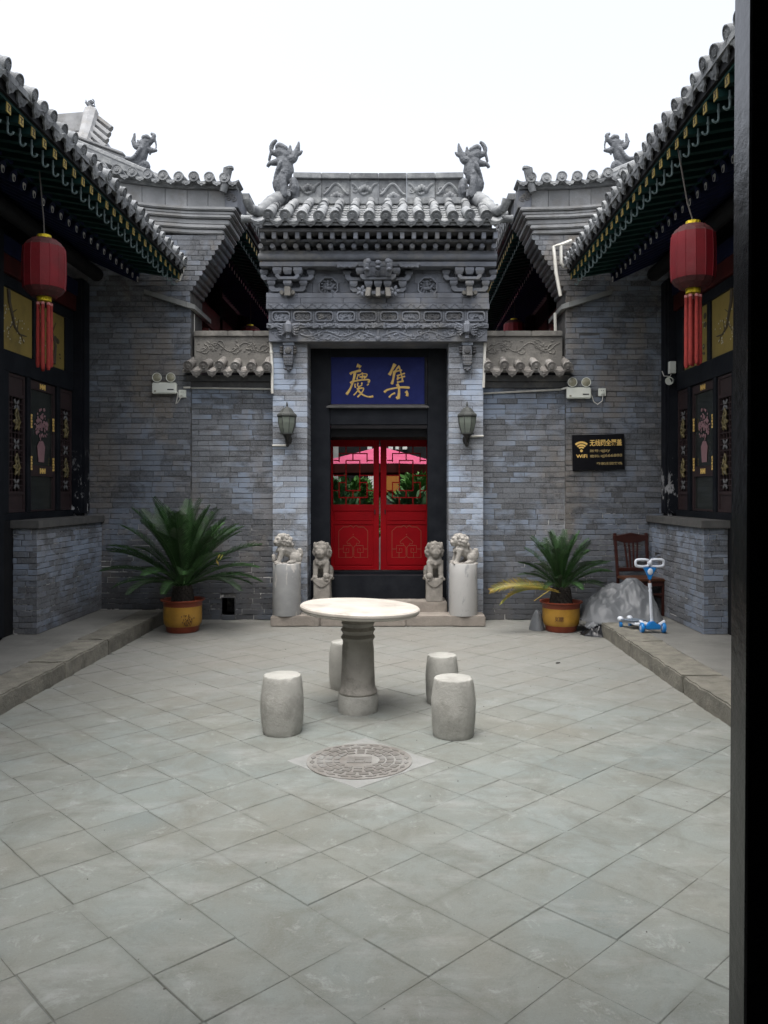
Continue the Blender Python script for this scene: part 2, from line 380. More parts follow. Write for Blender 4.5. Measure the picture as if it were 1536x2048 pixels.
M['scblue'] = pbr('blue scooter plastic', (.015,.22,.60), (.012,.18,.50), 5, .3)
M['scwhite'] = pbr('white scooter plastic', (.62,.66,.72), (.54,.58,.64), 5, .3)
M['scgrey'] = pbr('grey scooter deck', (.16,.20,.25), None, 12, .7)
M['copper'] = pbr('rusty stem', (.20,.10,.07), None, 20, .5)
M['iron'] = pbr('rusty cast iron', (.150,.142,.130), (.118,.112,.103), 8, .85, .3, 60, dirt=(.22,.225,.215), dscale=5)
M['cement'] = pbr('pale cement', (.255,.262,.253), (.21,.216,.208), 4, .9, .2, 60, dirt=(.17,.176,.166), dscale=5)
M['parasol'] = pbr('pink parasol cloth', (.46,.065,.15), (.40,.05,.12), 3, .8)
M['board'] = pbr('varnished board', (.42,.17,.03), (.34,.13,.025), 5, .5)
M['signblk'] = pbr('black sign face', (.006,.006,.008), None, 5, .3)
M['lampmetal'] = pbr('dusty lamp metal', (.075,.08,.075), (.045,.048,.045), 10, .7, .2, 60)
M['lampblk'] = pbr('black lamp bracket', (.015,.015,.014), (.03,.028,.025), 20, .5)
M['rope'] = pbr('grey rope', (.10,.09,.08), None, 20, .9)
M['porcelain'] = pbr('blue white porcelain', (.30,.38,.50), (.55,.58,.60), 16, .3)
def glass_mat(name, tint, alpha):
    t = NT(name); tr = t.n('ShaderNodeBsdfTransparent'); tr.inputs[0].default_value = (*tint, 1)
    gl = t.n('ShaderNodeBsdfGlossy'); gl.inputs['Roughness'].default_value = .04
    fr = t.n('ShaderNodeFresnel'); fr.inputs['IOR'].default_value = 1.3
    mx = t.n('ShaderNodeMixShader'); t.l(fr.outputs[0], mx.inputs[0]); t.l(tr.outputs[0], mx.inputs[1]); t.l(gl.outputs[0], mx.inputs[2])
    t.l(mx.outputs[0], t.out.inputs[0]); return t.m
M['glass'] = glass_mat('clear door glass', (.93,.95,.94), 0)
M['lampglass'] = pbr('frosted lamp glass', (.20,.225,.19), (.15,.17,.145), 6, .2)

# ---------------------------------------------------------------- ground, paving, terraces
g = MB().box(-40, 40, -30, 60, -.3, -.02)
tag(g.build('ground', M['ground'], loc=(0,0,0)), kind='structure')

pv = MB().box(-3.3, 3.0, 1.62, 10.5, -.018, -.0040)
pave = tag(pv.build('pavement', M['joint'], loc=(0,0,0)), kind='structure')
TS = .3325
def rnd_attr(me, vals):
    a = me.attributes.new('rnd', 'FLOAT', 'POINT'); a.data.foreach_set('value', vals)
tile_mesh = []
for q in range(14):
    rr = random.Random(q+50); h = TS/2-.0006; k = h-.0026
    jit = lambda: -.0046*rr.random()**2.2+.0002
    b4 = [(-h,-h),(h,-h),(h,h),(-h,h)]; b4 = [(x+jit(), y+jit()) for x, y in b4]
    vs = [(x,y,-.03) for x,y in b4]+[(x,y,-.0035) for x,y in b4]+[(x*k/h,y*k/h,0) for x,y in b4]
    me = bpy.data.meshes.new('tile'); me.from_pydata(vs, [], [(0,1,5,4),(1,2,6,5),(2,3,7,6),(3,0,4,7),(4,5,9,8),(5,6,10,9),(6,7,11,10),(7,4,8,11),(8,9,10,11)])
    me.materials.append(M['paver']); tile_mesh.append(me)
A0 = Vector((-1.074, 2.966))
e1 = Vector((cos(radians(44.5)), sin(radians(44.5)))); e2 = Vector((e1.y, -e1.x))
cells = []
for i in range(-22, 34):
    for j in range(-24, 24):
        # stagger one family of rows a little: the paving is hand laid
        c = A0+e1*TS*(i+.5+(.0 if j % 2 else .012))+e2*TS*(j+.5)
        if not (-3.1 < c.x < 2.75 and 1.66 < c.y < 10.42): continue
        sx, sy = CX+F*c.x/c.y, CY+F*H/c.y
        vis = -60 < sx < 1500 and sy < 2110
        on_t = c.x < -3.02 or c.x > 2.42
        cells.append(((0 if vis and not on_t else 1), c.y, c))
cells.sort(key=lambda t: (t[0], t[1]))
st = MB(); stv = []
for n, (v, y, c) in enumerate(cells):
    rr = random.Random(n*7+3)
    rot = (rr.gauss(0,.0022), rr.gauss(0,.0022), radians(44.5)+rr.choice((0,1,2,3))*pi/2+rr.gauss(0,.003)); z = rr.uniform(-.0016, .0016)
    if n < 296: inst('tile', rr.choice(tile_mesh), pave, (c.x, c.y, z), rot)
    else:
        Mt = Matrix.Translation((c.x, c.y, z)) @ Matrix.Rotation(rot[2], 4, 'Z'); i0 = len(st.v)
        me = rr.choice(tile_mesh); st.add([v.co for v in me.vertices], [tuple(p.vertices) for p in me.polygons]); st.xform(Mt, i0)
        stv += [rr.random()]*len(me.vertices)
o = st.build('tile', M['paver'], pave, fixn=False); o['kind'] = 'stuff'; rnd_attr(o.data, stv)

def rough_block(x0, x1, y0, y1, z0, z1, seg, amp, seed, mb=None):
    """a hewn block: boxes of faces split by seg and pushed about by noise"""
    mb = mb or MB(); off = Vector((seed*3.7, seed*1.3, seed*2.1))
    bm = bmesh.new(); bmesh.ops.create_cube(bm, size=1)
    for v in bm.verts: v.co = Vector(((x0+x1)/2+v.co.x*(x1-x0), (y0+y1)/2+v.co.y*(y1-y0), (z0+z1)/2+v.co.z*(z1-z0)))
    for ax, L in ((0, x1-x0), (1, y1-y0), (2, z1-z0)):
        k = max(1, min(24, int(L/seg)))
        for t in range(1, k):
            no = Vector((0,0,0)); no[ax] = 1; co = Vector((x0,y0,z0)); co[ax] += L*t/k
            bmesh.ops.bisect_plane(bm, geom=bm.verts[:]+bm.edges[:]+bm.faces[:], plane_co=co, plane_no=no)
    es = [e for e in bm.edges if e.is_manifold and e.calc_face_angle(0) > 1]
    bmesh.ops.bevel(bm, geom=es, offset=min(.012, (z1-z0)*.12), segments=2, affect='EDGES', clamp_overlap=True)
    for v in bm.verts:
        nv = noise.noise_vector((v.co+off)*5)*.5+noise.noise_vector((v.co+off)*14)*.5
        v.co += nv*amp
    bm.verts.index_update()
    mb.add([v.co.copy() for v in bm.verts], [tuple(v.index for v in f.verts) for f in bm.faces]); bm.free(); return mb

def terrace(name, xe, xw, s, yend, ywall):
    """raised terrace along a side house: xe its kerb line, xw its far side under the house"""
    lo, hi = min(xe-s*.34, xw), max(xe-s*.34, xw)
    t = MB().box(lo, hi, 1.62, ywall, -.03, .148)
    t = tag(t.build(name, M['concrete'], loc=(xe, 6, 0), bevel=.004), kind='structure')
    y = 1.66; k = 0
    while y < yend-.05:
        L = R.uniform(1.0, 1.75); y2 = min(y+L, yend)
        if yend-y2 < .4: y2 = yend
        a, b = sorted((xe-s*.342, xe))
        rough_block(a, b, y+.004, y2-.004, -.03, .15+R.uniform(-.004,.004), .06, .020, k+R.random()*9).build('kerb_stone', M['kerb'], t, smooth=True, sharp=50)
        y = y2; k += 1
    return t
TL, TR = -2.95, 2.33
terrace('terrace_left', TL, -6.2, 1, 10.27, 10.27)
terrace('terrace_right', TR, 5.6, -1, 9.22, 9.22)
tag(MB().box(2.66, 5.6, 9.224, 10.27, -.03, .147).build('terrace_right', M['concrete'], loc=(3, 9.8, 0), bevel=.004), kind='structure')

# ---------------------------------------------------------------- bricks
BM = {}
def brick_mesh(L, hgt, dep, mat, v):
    key = (round(L, 2), round(hgt, 3), round(dep, 2), mat, v)
    if key not in BM:
        rr = random.Random(repr(key)); L = key[0]
        j = lambda a=.0026: rr.uniform(-a, a)
        b = .0035; x, z = L/2, hgt/2
        P = []
        for (sx, sz) in ((-1,-1),(1,-1),(1,1),(-1,1)):
            ax, az = sx*x+j(), sz*z+j(); P.append((ax, az, sx, sz))
        vs = [(a, dep, c) for a, c, _, _ in P]+[(a, b, c) for a, c, _, _ in P]+[(a-sx*b, j(.0012), c-sz*b) for a, c, sx, sz in P]
        me = bpy.data.meshes.new('brick'); me.from_pydata(vs, [], [(0,4,5,1),(1,5,6,2),(2,6,7,3),(3,7,4,0),(4,8,9,5),(5,9,10,6),(6,10,11,7),(7,11,8,4),(8,11,10,9)])
        bm = bmesh.new(); bm.from_mesh(me); bmesh.ops.recalc_face_normals(bm, faces=bm.faces); 
        # the back is open: point the front the right way
        f = [q for q in bm.faces if all(vv.co.y < .01 for vv in q.verts) and q.normal.length and abs(q.normal.y) > .8]
        if f and f[0].normal.y > 0: bmesh.ops.reverse_faces(bm, faces=bm.faces)
        bm.to_mesh(me); bm.free(); me.materials.append(M[mat]); BM[key] = me
    return BM[key]

def brick_rows(x0, x1, z0, z1, course, L, seed, hole=None):
    """running bond over x0..x1: (centre x, centre z, length, height)"""
    rr = random.Random(seed); out = []; n = int(round((z1-z0)/course)); course = (z1-z0)/n
    for r in range(n):
        z = z0+(r+.5)*course; x = x0-(L/2 if r % 2 else 0)-rr.uniform(0, .05)
        while x < x1-1e-4:
            l = L*rr.uniform(.93, 1.07)
            if rr.random() < .13: l = L*.52
            a, b = max(x, x0), min(x+l, x1)
            if x1-b < .05: b = x1
            for p, q in ([(a, b)] if not (hole and hole[2] < z < hole[3]) else [(a, min(b, hole[0])), (max(a, hole[1]), b)]):
                if q-p > .03: out.append(((p+q)/2, z, q-p-.005, course-.005))
            x = b if b == x1 else x+l
    return out

def lay(parent, rows, face, mat, to_world, rz, seen=None, limit=298, dep=.05):
    """each brick its own object, the least seen ones of a big wall joined"""
    rows = list(rows)
    pts = [to_world(x, z) for x, z, _, _ in rows]
    order = sorted(range(len(rows)), key=lambda i: (0 if (seen is None or seen(pts[i])) else 1, -rows[i][2]/pts[i].y))
    stf = MB(); vals = []
    for n, i in enumerate(order):
        x, z, l, h = rows[i]; p = pts[i].copy(); p.x = fx(p.x); me = brick_mesh(l, h, dep, mat, R.randrange(4))
        a = rz if not MIR else -rz
        dd = R.gauss(0, .0014)+(R.uniform(.003,.007) if R.random() < .06 else 0); nv = Vector((-sin(rz), cos(rz), 0))*dd; pts[i] = pts[i]+nv; p += Vector((-nv.x if MIR else nv.x, nv.y, 0))
        if n < limit: inst('brick', me, parent, p, (0, 0, a))
        else:
            i0 = len(stf.v); stf.add([v.co for v in me.vertices], [tuple(q.vertices) for q in me.polygons])
            stf.xform(Matrix.Translation(pts[i]) @ Matrix.Rotation(rz, 4, 'Z'), i0); vals += [R.random()]*len(me.vertices)
    if stf.v:
        o = stf.build('brick', M[mat], parent, fixn=False); o['kind'] = 'stuff'; rnd_attr(o.data, vals)
        if MIR: o.data.flip_normals()

COURSE = .0688
# ---------------------------------------------------------------- gable walls of the inner wings
YG = 10.30
GX = UX(381, YG)                                        # right edge of the left gable
def band(mb, pts, h, yf, yb, lift=0):
    """a course that follows the curve pts (x, z of its top) with height h"""
    top = list(pts); bot = [(x, z-h) for x, z in reversed(top)]
    return mb.prism(bot+[(x, z) for x, z in top], yf, yb)

def round_cap(c, r, d=(0,-1,0), mat='tile'):
    pass
CAPM = {}
def cap_mesh(r, length, mat):
    """a round eave tile lying along -y: barrel, rim and a moulded face, its end at the origin"""
    key = (r, length, mat)
    if key not in CAPM:
        mb = MB(); n = 14
        mb.lathe([(r*.90, length), (r*.90, .03), (r, .028), (r, 0), (r*.84, -.0), (r*.80, .007), (r*.45, .006), (r*.40, -.004), (0.001, -.008)], n, axis='y')
        for a in (-.55, .55): mb.ell((r*.38*sin(a), -.002, r*.30), (r*.13, .008, r*.1), n=6, m=4)
        mb.ell((0, -.004, -r*.38), (r*.32, .008, r*.11), n=6, m=4)
        saved = globals()['MIR']; globals()['MIR'] = False
        CAPM[key] = mb.mesh('round_tile', M[mat], smooth=True, sharp=35); globals()['MIR'] = saved
    return CAPM[key]
def drip_mesh(wd, drop, length, mat):
    """a pan tile lying along -y whose end turns down in a lobed tongue"""
    key = ('d', wd, drop, length, mat)
    if key not in CAPM:
        mb = MB(); n = 8; vs = []; 
        for yy in (length, 0.0):
            for lay_ in (0, .012):
                for i in range(n+1):
                    t = i/n*2-1; vs.append((t*wd/2, yy, -.035*(1-t*t)-lay_+.0))
        k = n+1
        fs = []
        for i in range(n):
            fs += [(i, i+1, 2*k+i+1, 2*k+i), (k+i+1, k+i, 3*k+i, 3*k+i+1), (i+1, i, k+i, k+i+1), (2*k+i, 2*k+i+1, 3*k+i+1, 3*k+i)]
        mb.add(vs, fs)
        prof = [(-1,0),(-.98,-.28),(-.72,-.42),(-.55,-.72),(-.25,-.80),(0,-1),(.25,-.80),(.55,-.72),(.72,-.42),(.98,-.28),(1,0),(.5,-.22),(0,-.32),(-.5,-.22)]
        mb.prism([(x*wd/2, z*drop) for x, z in prof], -.012, .004)
        mb.ell((0, -.013, -drop*.6), (wd*.16, .006, drop*.12), n=6, m=4)
        saved = globals()['MIR']; globals()['MIR'] = False
        CAPM[key] = mb.mesh('drip_tile', M[mat], smooth=True, sharp=30); globals()['MIR'] = saved
    return CAPM[key]
def P3(p): return Vector((fx(p[0]), p[1], p[2]))

def gable(side):
    lab = {'L': 'grey brick gable wall with stepped corbels, left of the gate, behind the large cycad',
           'R': 'grey brick gable wall with stepped corbels, right of the gate, carrying the black sign'}[side]
    root = thing('gable_wall', lab, 'brick wall', (GX-.6, YG, 0), 'gable walls flanking the gate')
    x0 = -4.6; ztop = UZ(470, YG)
    core = MB().box(x0, GX-.003, YG+.008, YG+.62, 0, UZ(592, YG)); core.box(x0, GX-.003, YG+.008, YG+.62, UZ(592, YG)+.0, ztop)
    core = core.build('wall_core', M['mortar'], root)
    rows = brick_rows(-4.12, GX, .15, UZ(592, YG), COURSE, .275, 5)
    z1 = UZ(592, YG); steps = 12; sh = (ztop-z1)/steps
    for k in range(steps):                               # corbelled courses, each a little further out
        xr = GX-.05+(k+1)*.0405
        rows += [(x, z1+(k+.5)*sh, l, sh-.005) for x, _, l, _ in brick_rows(-4.0, xr-.10, 0, sh, sh, .27, 40+k)]
        mb = MB(); z = z1+k*sh
        mb.prism([(xr-.096, z+.003), (xr-.012, z+.003), (xr, z+.018), (xr, z+sh-.003), (xr-.096, z+sh-.003)], YG-.004, YG+.625)
        mb.build('corbel_brick', M['brick'], root)
        MB().box(GX-.4, xr-.098, YG+.01, YG+.6, z, z+sh).build('backing_brick', M['mortar'], root)
    def seen(p):
        sx, sy = CX+F*p.x/p.y, CY-F*(p.z-H)/p.y
        if p.x < -4.0: return False
        if sy > 1225: return False
        edge = 530-(372-sx)*1.05                          # the eave of the side house hides what is above it
        return (sx > 175 or p.z < 4.1) and sy > edge+40
    lay(root, rows, 0, 'brick', lambda x, z: Vector((x, YG, z)), 0, seen)
    # mouldings that run up the verge
    zs = ztop; xe = GX+.45
    def curve(zr, xr): return [(-4.3, zr+.235), (-3.9, zr+.155), (-3.5, zr+.09), (-3.1, zr+.042), (-2.7, zr+.012), (xr, zr)]
    layers = [(.062, .02, 0.0), (.055, .045, .03), (.075, .02, .075), (.045, .06, .10), (.05, .045, .135), (.05, .075, .165)]
    for h, pr, ex in layers:
        zs += h
        pts = curve(zs, xe+ex-.02)
        mb = MB(); band(mb, pts, h-.004, YG-pr, YG+.64+pr)
        mb.build('moulding', M['gable'], root, bevel=.012)
    # tall frieze of square bricks
    hz = .23; zs += hz; pts = curve(zs, xe+.155); xs_ = [-3.95, -3.62, -3.3, -3.0, -2.72, -2.45, xe+.0]
    def zc(x):
        for (xa, za), (xb, zb) in zip(pts, pts[1:]):
            if xa <= x <= xb: return za+(zb-za)*(x-xa)/(xb-xa)
        return pts[-1][1]
    for a, b in zip(xs_, xs_[1:]):
        mb = MB().hexa([(a+.002, YG-.01, zc(a)-hz), (b-.002, YG-.01, zc(b)-hz), (b-.002, YG+.65, zc(b)-hz), (a+.002, YG+.65, zc(a)-hz),
                        (a+.002, YG-.01, zc(a)), (b-.002, YG-.01, zc(b)), (b-.002, YG+.65, zc(b)), (a+.002, YG+.65, zc(a))])
        mb.build('frieze_brick', M['gable'], root, bevel=.004)
    mb = MB().box(xe+.002, xe+.17, YG-.045, YG+.65, zs-hz, zs-.005)
    e = mb.build('end_block', M['carve'], root, bevel=.006)
    cv = MB(); rr = random.Random(3)
    for q in range(7):
        c = (xe+.03+rr.random()*.11, YG-.047, zs-hz+.04+rr.random()*.15); cv.tube(spiral(c, .035, .008, 1.2, rr.random()*6), .009, 5)
    cv.build('carving', M['carve_dk'], e, smooth=True)
    # verge tiles
    rf = MB(); p2 = curve(zs+.075, xe+.16)
    band(rf, p2, .07, YG-.07, YG+.7); roof = rf.build('verge_bed', M['tile'], root)
    x = xe+.02; k = 0
    while x > -3.9:
        z = zc(x)+.115
        inst('round_tile', cap_mesh(.068, .5, 'tile'), roof, P3((x, YG-.16, z+R.uniform(-.010,.010))), (radians(-6), R.gauss(0,.05), R.gauss(0,.06)))
        inst('drip_tile', drip_mesh(.16, .085, .3, 'tile'), roof, P3((x-.097, YG-.14, zc(x-.097)+.085)), (radians(-4), 0, R.gauss(0,.03)))
        x -= .195; k += 1
    inst('drip_tile', drip_mesh(.16, .085, .3, 'tile'), roof, P3((xe+.12, YG-.14, zc(xe)+.085)), (0,0,0))
    # upturned corner tile
    mb = MB(); c0 = U(449, 372, YG-.1); c1 = U(456, 338, YG-.1)
    mb.tube([c0+Vector((-.02,.0,-.08)), c0, c1], [.045,.055,.06], 10)
    mb.tube([c1+Vector((.012,-.0,.004))-Vector((0,0,.02)), c1+Vector((.004,0,.012))], [.066,.066], 10)
    mb.build('corner_tile', M['tile'], roof, smooth=True)
    # roof sheet that climbs behind the verge
    mb = MB(); z0 = zc(xe)+.06
    mb.hexa([(xe+.25, YG+.3, z0-.06), (xe+.25, 19, z0-.06), (-6.2, 19, z0-.1), (-6.2, YG+.3, z0-.1), (xe+.25, YG+.3, z0+.02), (xe+.25, 19, z0+.02), (-6.2, 19, z0-.02), (-6.2, YG+.3, z0-.02)])
    mb.build('roof_sheet', M['tile'], root)
    # grey ledge on the shoulder
    mb = MB(); a = U(286, 577, YG-.08); b = U(374, 606, YG-.09); c = Vector((UX(376, YG)+.03, YG-.1, b.z)); hh = .055
    mb.hexa([(a.x, YG-.05, a.z-hh), (b.x, YG-.10, b.z-hh), (b.x, YG+.01, b.z-hh), (a.x, YG+.01, a.z-hh), (a.x, YG-.05, a.z), (b.x, YG-.10, b.z+.012), (b.x, YG+.01, b.z+.02), (a.x, YG+.01, a.z)])
    mb.hexa([(b.x+.002, YG-.10, b.z-hh), (b.x+.075, YG+.0, b.z-hh), (b.x+.075, YG+.9, b.z-hh), (b.x+.002, YG+.9, b.z-hh), (b.x+.002, YG-.10, b.z+.014), (b.x+.075, YG+.0, b.z+.002), (b.x+.075, YG+.9, b.z+.002), (b.x+.002, YG+.9, b.z+.02)])
    mb.build('stone_ledge', M['cement'], root)
    return root
for MIR in (False, True): gable('R' if MIR else 'L')
MIR = False

# ---------------------------------------------------------------- low walls with tiled coping on both sides of the gate
YM = 10.38
PX0, PX1 = UX(545, 10.2), UX(615, 10.2)                 # left pier
def relief(mb, x0, x1, z0, z1, y, n, seed, r=.009, leaf=True):
    """a running vine in low relief on a face at y"""
    rr = random.Random(seed); L = x1-x0; h = z1-z0; step = L/n
    wave = [(x0+L*i/(n*6), y, (z0+z1)/2+h*.24*sin(2*pi*i/12+seed)) for i in range(n*6+1)]
    mb.tube(wave, r*.9, 5)
    for i in range(n):
        cx = x0+(i+.5)*step; up = 1 if i % 2 else -1
        mb.tube(spiral((cx, y, (z0+z1)/2+up*h*.14), h*.30, h*.06, 1.15*up, rr.uniform(0,6.3), 12), [r*1.1, r*.6], 5)
        if leaf:
            for q in range(3):
                a = rr.uniform(0, 6.3); cc = (min(x1-.02,max(x0+.02,cx+step*.42*cos(a))), y, min(z1-.012,max(z0+.012,(z0+z1)/2+h*.34*sin(a))))
                mb.ell(cc, (r*2.3, r*.9, r*1.3), (rr.uniform(0,3.1), 'Y'), 7, 4)
    return mb

def garden_wall(side):
    lab = {'L': 'low grey brick wall with tiled coping between left gable and gate', 'R': 'low blue grey brick wall with tiled coping between gate and right gable'}[side]
    xa, xb = GX-.02, PX0+.0
    root = thing('garden_wall', lab, 'brick wall', ((xa+xb)/2, YM, 0), 'low walls beside the gate')
    zt = UZ(776, YM); hx0, hx1, hz0, hz1 = UX(444, YM), UX(469, YM), UZ(1230, YM), UZ(1196, YM)
    core = MB()
    if side == 'L':
        core.box(xa, hx0, YM+.008, YM+.4, 0, zt).box(hx1, xb, YM+.008, YM+.4, 0, zt).box(hx0, hx1, YM+.0085, YM+.4, hz1, zt).box(hx0, hx1, YM+.0085, YM+.4, 0, hz0).box(hx0, hx1, YM+.3, YM+.4, hz0, hz1)
    else: core.box(xa, xb, YM+.008, YM+.4, 0, zt)
    core.build('wall_core', M['mortar'], root)
    hole = (hx0-.012, hx1+.012, hz0-.05, hz1+.03) if side == 'L' else None
    rows = brick_rows(xa, xb, 0.0, zt, COURSE, .27, 21 if side == 'L' else 33, hole)
    lay(root, rows, 0, 'brick_low', lambda x, z: Vector((x, YM, z)), 0)
    if side == 'L':
        mb = MB(); 
        for (a, b, c, d) in ((hx0-.012, hx0, hz0, hz1), (hx1, hx1+.012, hz0, hz1), (hx0-.012, hx1+.012, hz1, hz1+.014), (hx0-.012, hx1+.012, hz0-.06, hz0)): mb.box(a, b, YM-.004, YM+.3, c, d)
        mb.build('drain_surround', M['brick'], root, bevel=.003)
    for (h, pr, z) in ((.075, .05, zt), (.075, .11, zt+.077)):
        MB().prism([(YM-pr+.02, z), (YM+.4, z), (YM+.4, z+h), (YM-pr, z+h)], xa-.03, xb-.005, 'yz').build('corbel_course', M['carve_dk'], root, bevel=.004)
    zc0 = zt+.155
    cp = MB().hexa([(xa-.05, YM-.22, zc0+.012), (xb-.004, YM-.22, zc0+.012), (xb-.004, YM+.1, zc0+.12), (xa-.05, YM+.1, zc0+.12), (xa-.05, YM-.22, zc0+.04), (xb-.004, YM-.22, zc0+.04), (xb-.004, YM+.1, zc0+.17), (xa-.05, YM+.1, zc0+.17)])
    cp = cp.build('coping', M['tile_wall'], root)
    n = 6; x_l, x_r = UX(376, YM-.25), UX(534, YM-.25)
    for i in range(n):
        x = x_l+(x_r-x_l)*i/(n-1)
        inst('round_tile', cap_mesh(.062, .40, 'tile_wall'), cp, P3((x, YM-.27, zc0+.085+R.uniform(-.008,.008))), (radians(20+R.uniform(-3,3)), 0, R.gauss(0,.05)))
        if i < n-1: inst('drip_tile', drip_mesh(.16, .11, .32, 'tile_wall'), cp, P3((x+(x_r-x_l)/(n-1)/2, YM-.255, zc0+.055+R.uniform(-.008,.004))), (radians(18), 0, R.gauss(0,.05)))
    zb = zc0+.14; zr = UZ(662, YM)
    MB().box(xa+.05, xb-.004, YM-.02, YM+.2, zb-.03, zb+.10).build('ridge_base', M['carve_warm'], root, bevel=.01)
    rd = MB().box(xa+.05, xb-.004, YM+.0, YM+.18, zb+.102, zr-.075).build('ridge_panel', M['carve_warm'], root)
    cv = MB(); relief(cv, xa+.08, xb-.03, zb+.115, zr-.09, YM+.0, 5, 4 if side == 'L' else 8, .010)
    for k in range(2):
        c = (xa+.3+k*.5, YM+.0, (zb+zr)/2+.01)
        for q in range(7): cv.ell((c[0]+.038*cos(q*.9), c[1], c[2]+.038*sin(q*.9)), (.026,.012,.014), (-q*.9, 'Y'), 7, 4)
    cv.build('carving', M['carve_warm'], rd, smooth=True)
    xx = xa+.05
    while xx < xb-.02:
        x2 = min(xx+R.uniform(.3,.45), xb-.004); MB().box(xx, x2-.003, YM-.025, YM+.21, zr-.073, zr).build('cap_brick', M['carve_warm'], root, bevel=.008); xx = x2
    return root
M['brick_low'] = brick_mat('low wall brick', 1.1, 1.0, .75)
for MIR in (False, True): garden_wall('R' if MIR else 'L')
MIR = False

# ---------------------------------------------------------------- gatehouse
YP = 10.2
gate = thing('gatehouse', 'carved grey brick gatehouse with tiled roof and red double door', 'gatehouse', (XC, YP, 0))
GL, GR = PX0, 2*XC-PX0
STEP = .13
# steps
def steps():
    t = thing('stone_steps', 'two pinkish stone steps in front of the red door', 'steps', (XC, 9.9, 0))
    xs = [UX(540, 9.83), UX(640, 9.83), UX(812, 9.83), UX(972, 9.83)]
    for a, b in zip(xs, xs[1:]): rough_block(a+.003, b-.003, 9.83, 10.19, 0, STEP, .08, .010, a*3).build('lower_step', M['step'], t, smooth=True, sharp=50)
    rough_block(PX1+.02, 2*XC-PX1-.02, 10.16, 10.62, 0.0, .262, .1, .008, 2).build('upper_step', M['step'], t, smooth=True, sharp=50)
steps()
ZL = UZ(683, YP)                                        # underside of the lintel
def pier():
    p = MB().box(PX0+.007, PX1-.007, YP+.008, YP+.42, 0, ZL).build('pier', M['mortar'], gate)
    wd = PX1-PX0; n = int(round((ZL-0)/COURSE)); ch = ZL/n
    for i in range(n):
        z = (i+.5)*ch; cut = PX0+wd*(.33 if i % 2 else .66)+R.uniform(-.015,.015)
        if i % 5 == 3: cut = PX0+wd*.5
        for a, b in ((PX0, cut), (cut, PX1)):
            mb = MB().box(a+.002, b-.0025, YP+R.uniform(-.0012,.0012), YP+.425, z-ch/2+.0025, z+ch/2-.0025)
            mb.build('brick', M['brick_pier'], p, bevel=.003)
for MIR in (False, True): pier()
MIR = False
# dark wooden frame
YF = 10.6
fr = MB()
jl0, jl1 = UX(622, YF)-.02, UX(660, YF); jr0, jr1 = 2*XC-jl1, 2*XC-jl0
def fbox(name, x0, x1, y0, y1, z0, z1, mat='black', bev=.004): return MB().box(x0, x1, y0, y1, z0, z1).build(name, M[mat], gate, bevel=bev)
fbox('jamb', jl0, jl1, YF, YF+.16, .1, ZL+.1); fbox('jamb', jr0, jr1, YF, YF+.16, .1, ZL+.1)
fbox('head_board', jl1+.002, jr0-.002, YF+.005, YF+.14, UZ(714, YF), ZL+.1)
fbox('transom', jl1+.002, jr0-.002, YF+.003, YF+.14, UZ(849, YF), UZ(817, YF))
fbox('threshold_board', UX(664, 10.45), UX(852, 10.45), 10.44, 10.50, .25, UZ(1150, 10.45))
fbox('door_sill', jl1+.003, jr0-.003, 11.2, 11.36, .25, UZ(1141, 11.3))
fbox('passage_wall', GL, PX1-.01, YF+.17, 12.3, 0, 4.9, 'wood_dk'); fbox('passage_wall', 2*XC-PX1+.01, GR, YF+.17, 12.3, 0, 4.9, 'wood_dk')
fbox('passage_ceiling', PX1-.008, 2*XC-PX1+.008, 10.77, 12.3, UZ(880, 11.3)+.005, UZ(880, 11.3)+.12, 'wood_dk')
fbox('passage_floor', jl1-.3, jr0+.3, 10.63, 12.4, .1, .26, 'concrete')
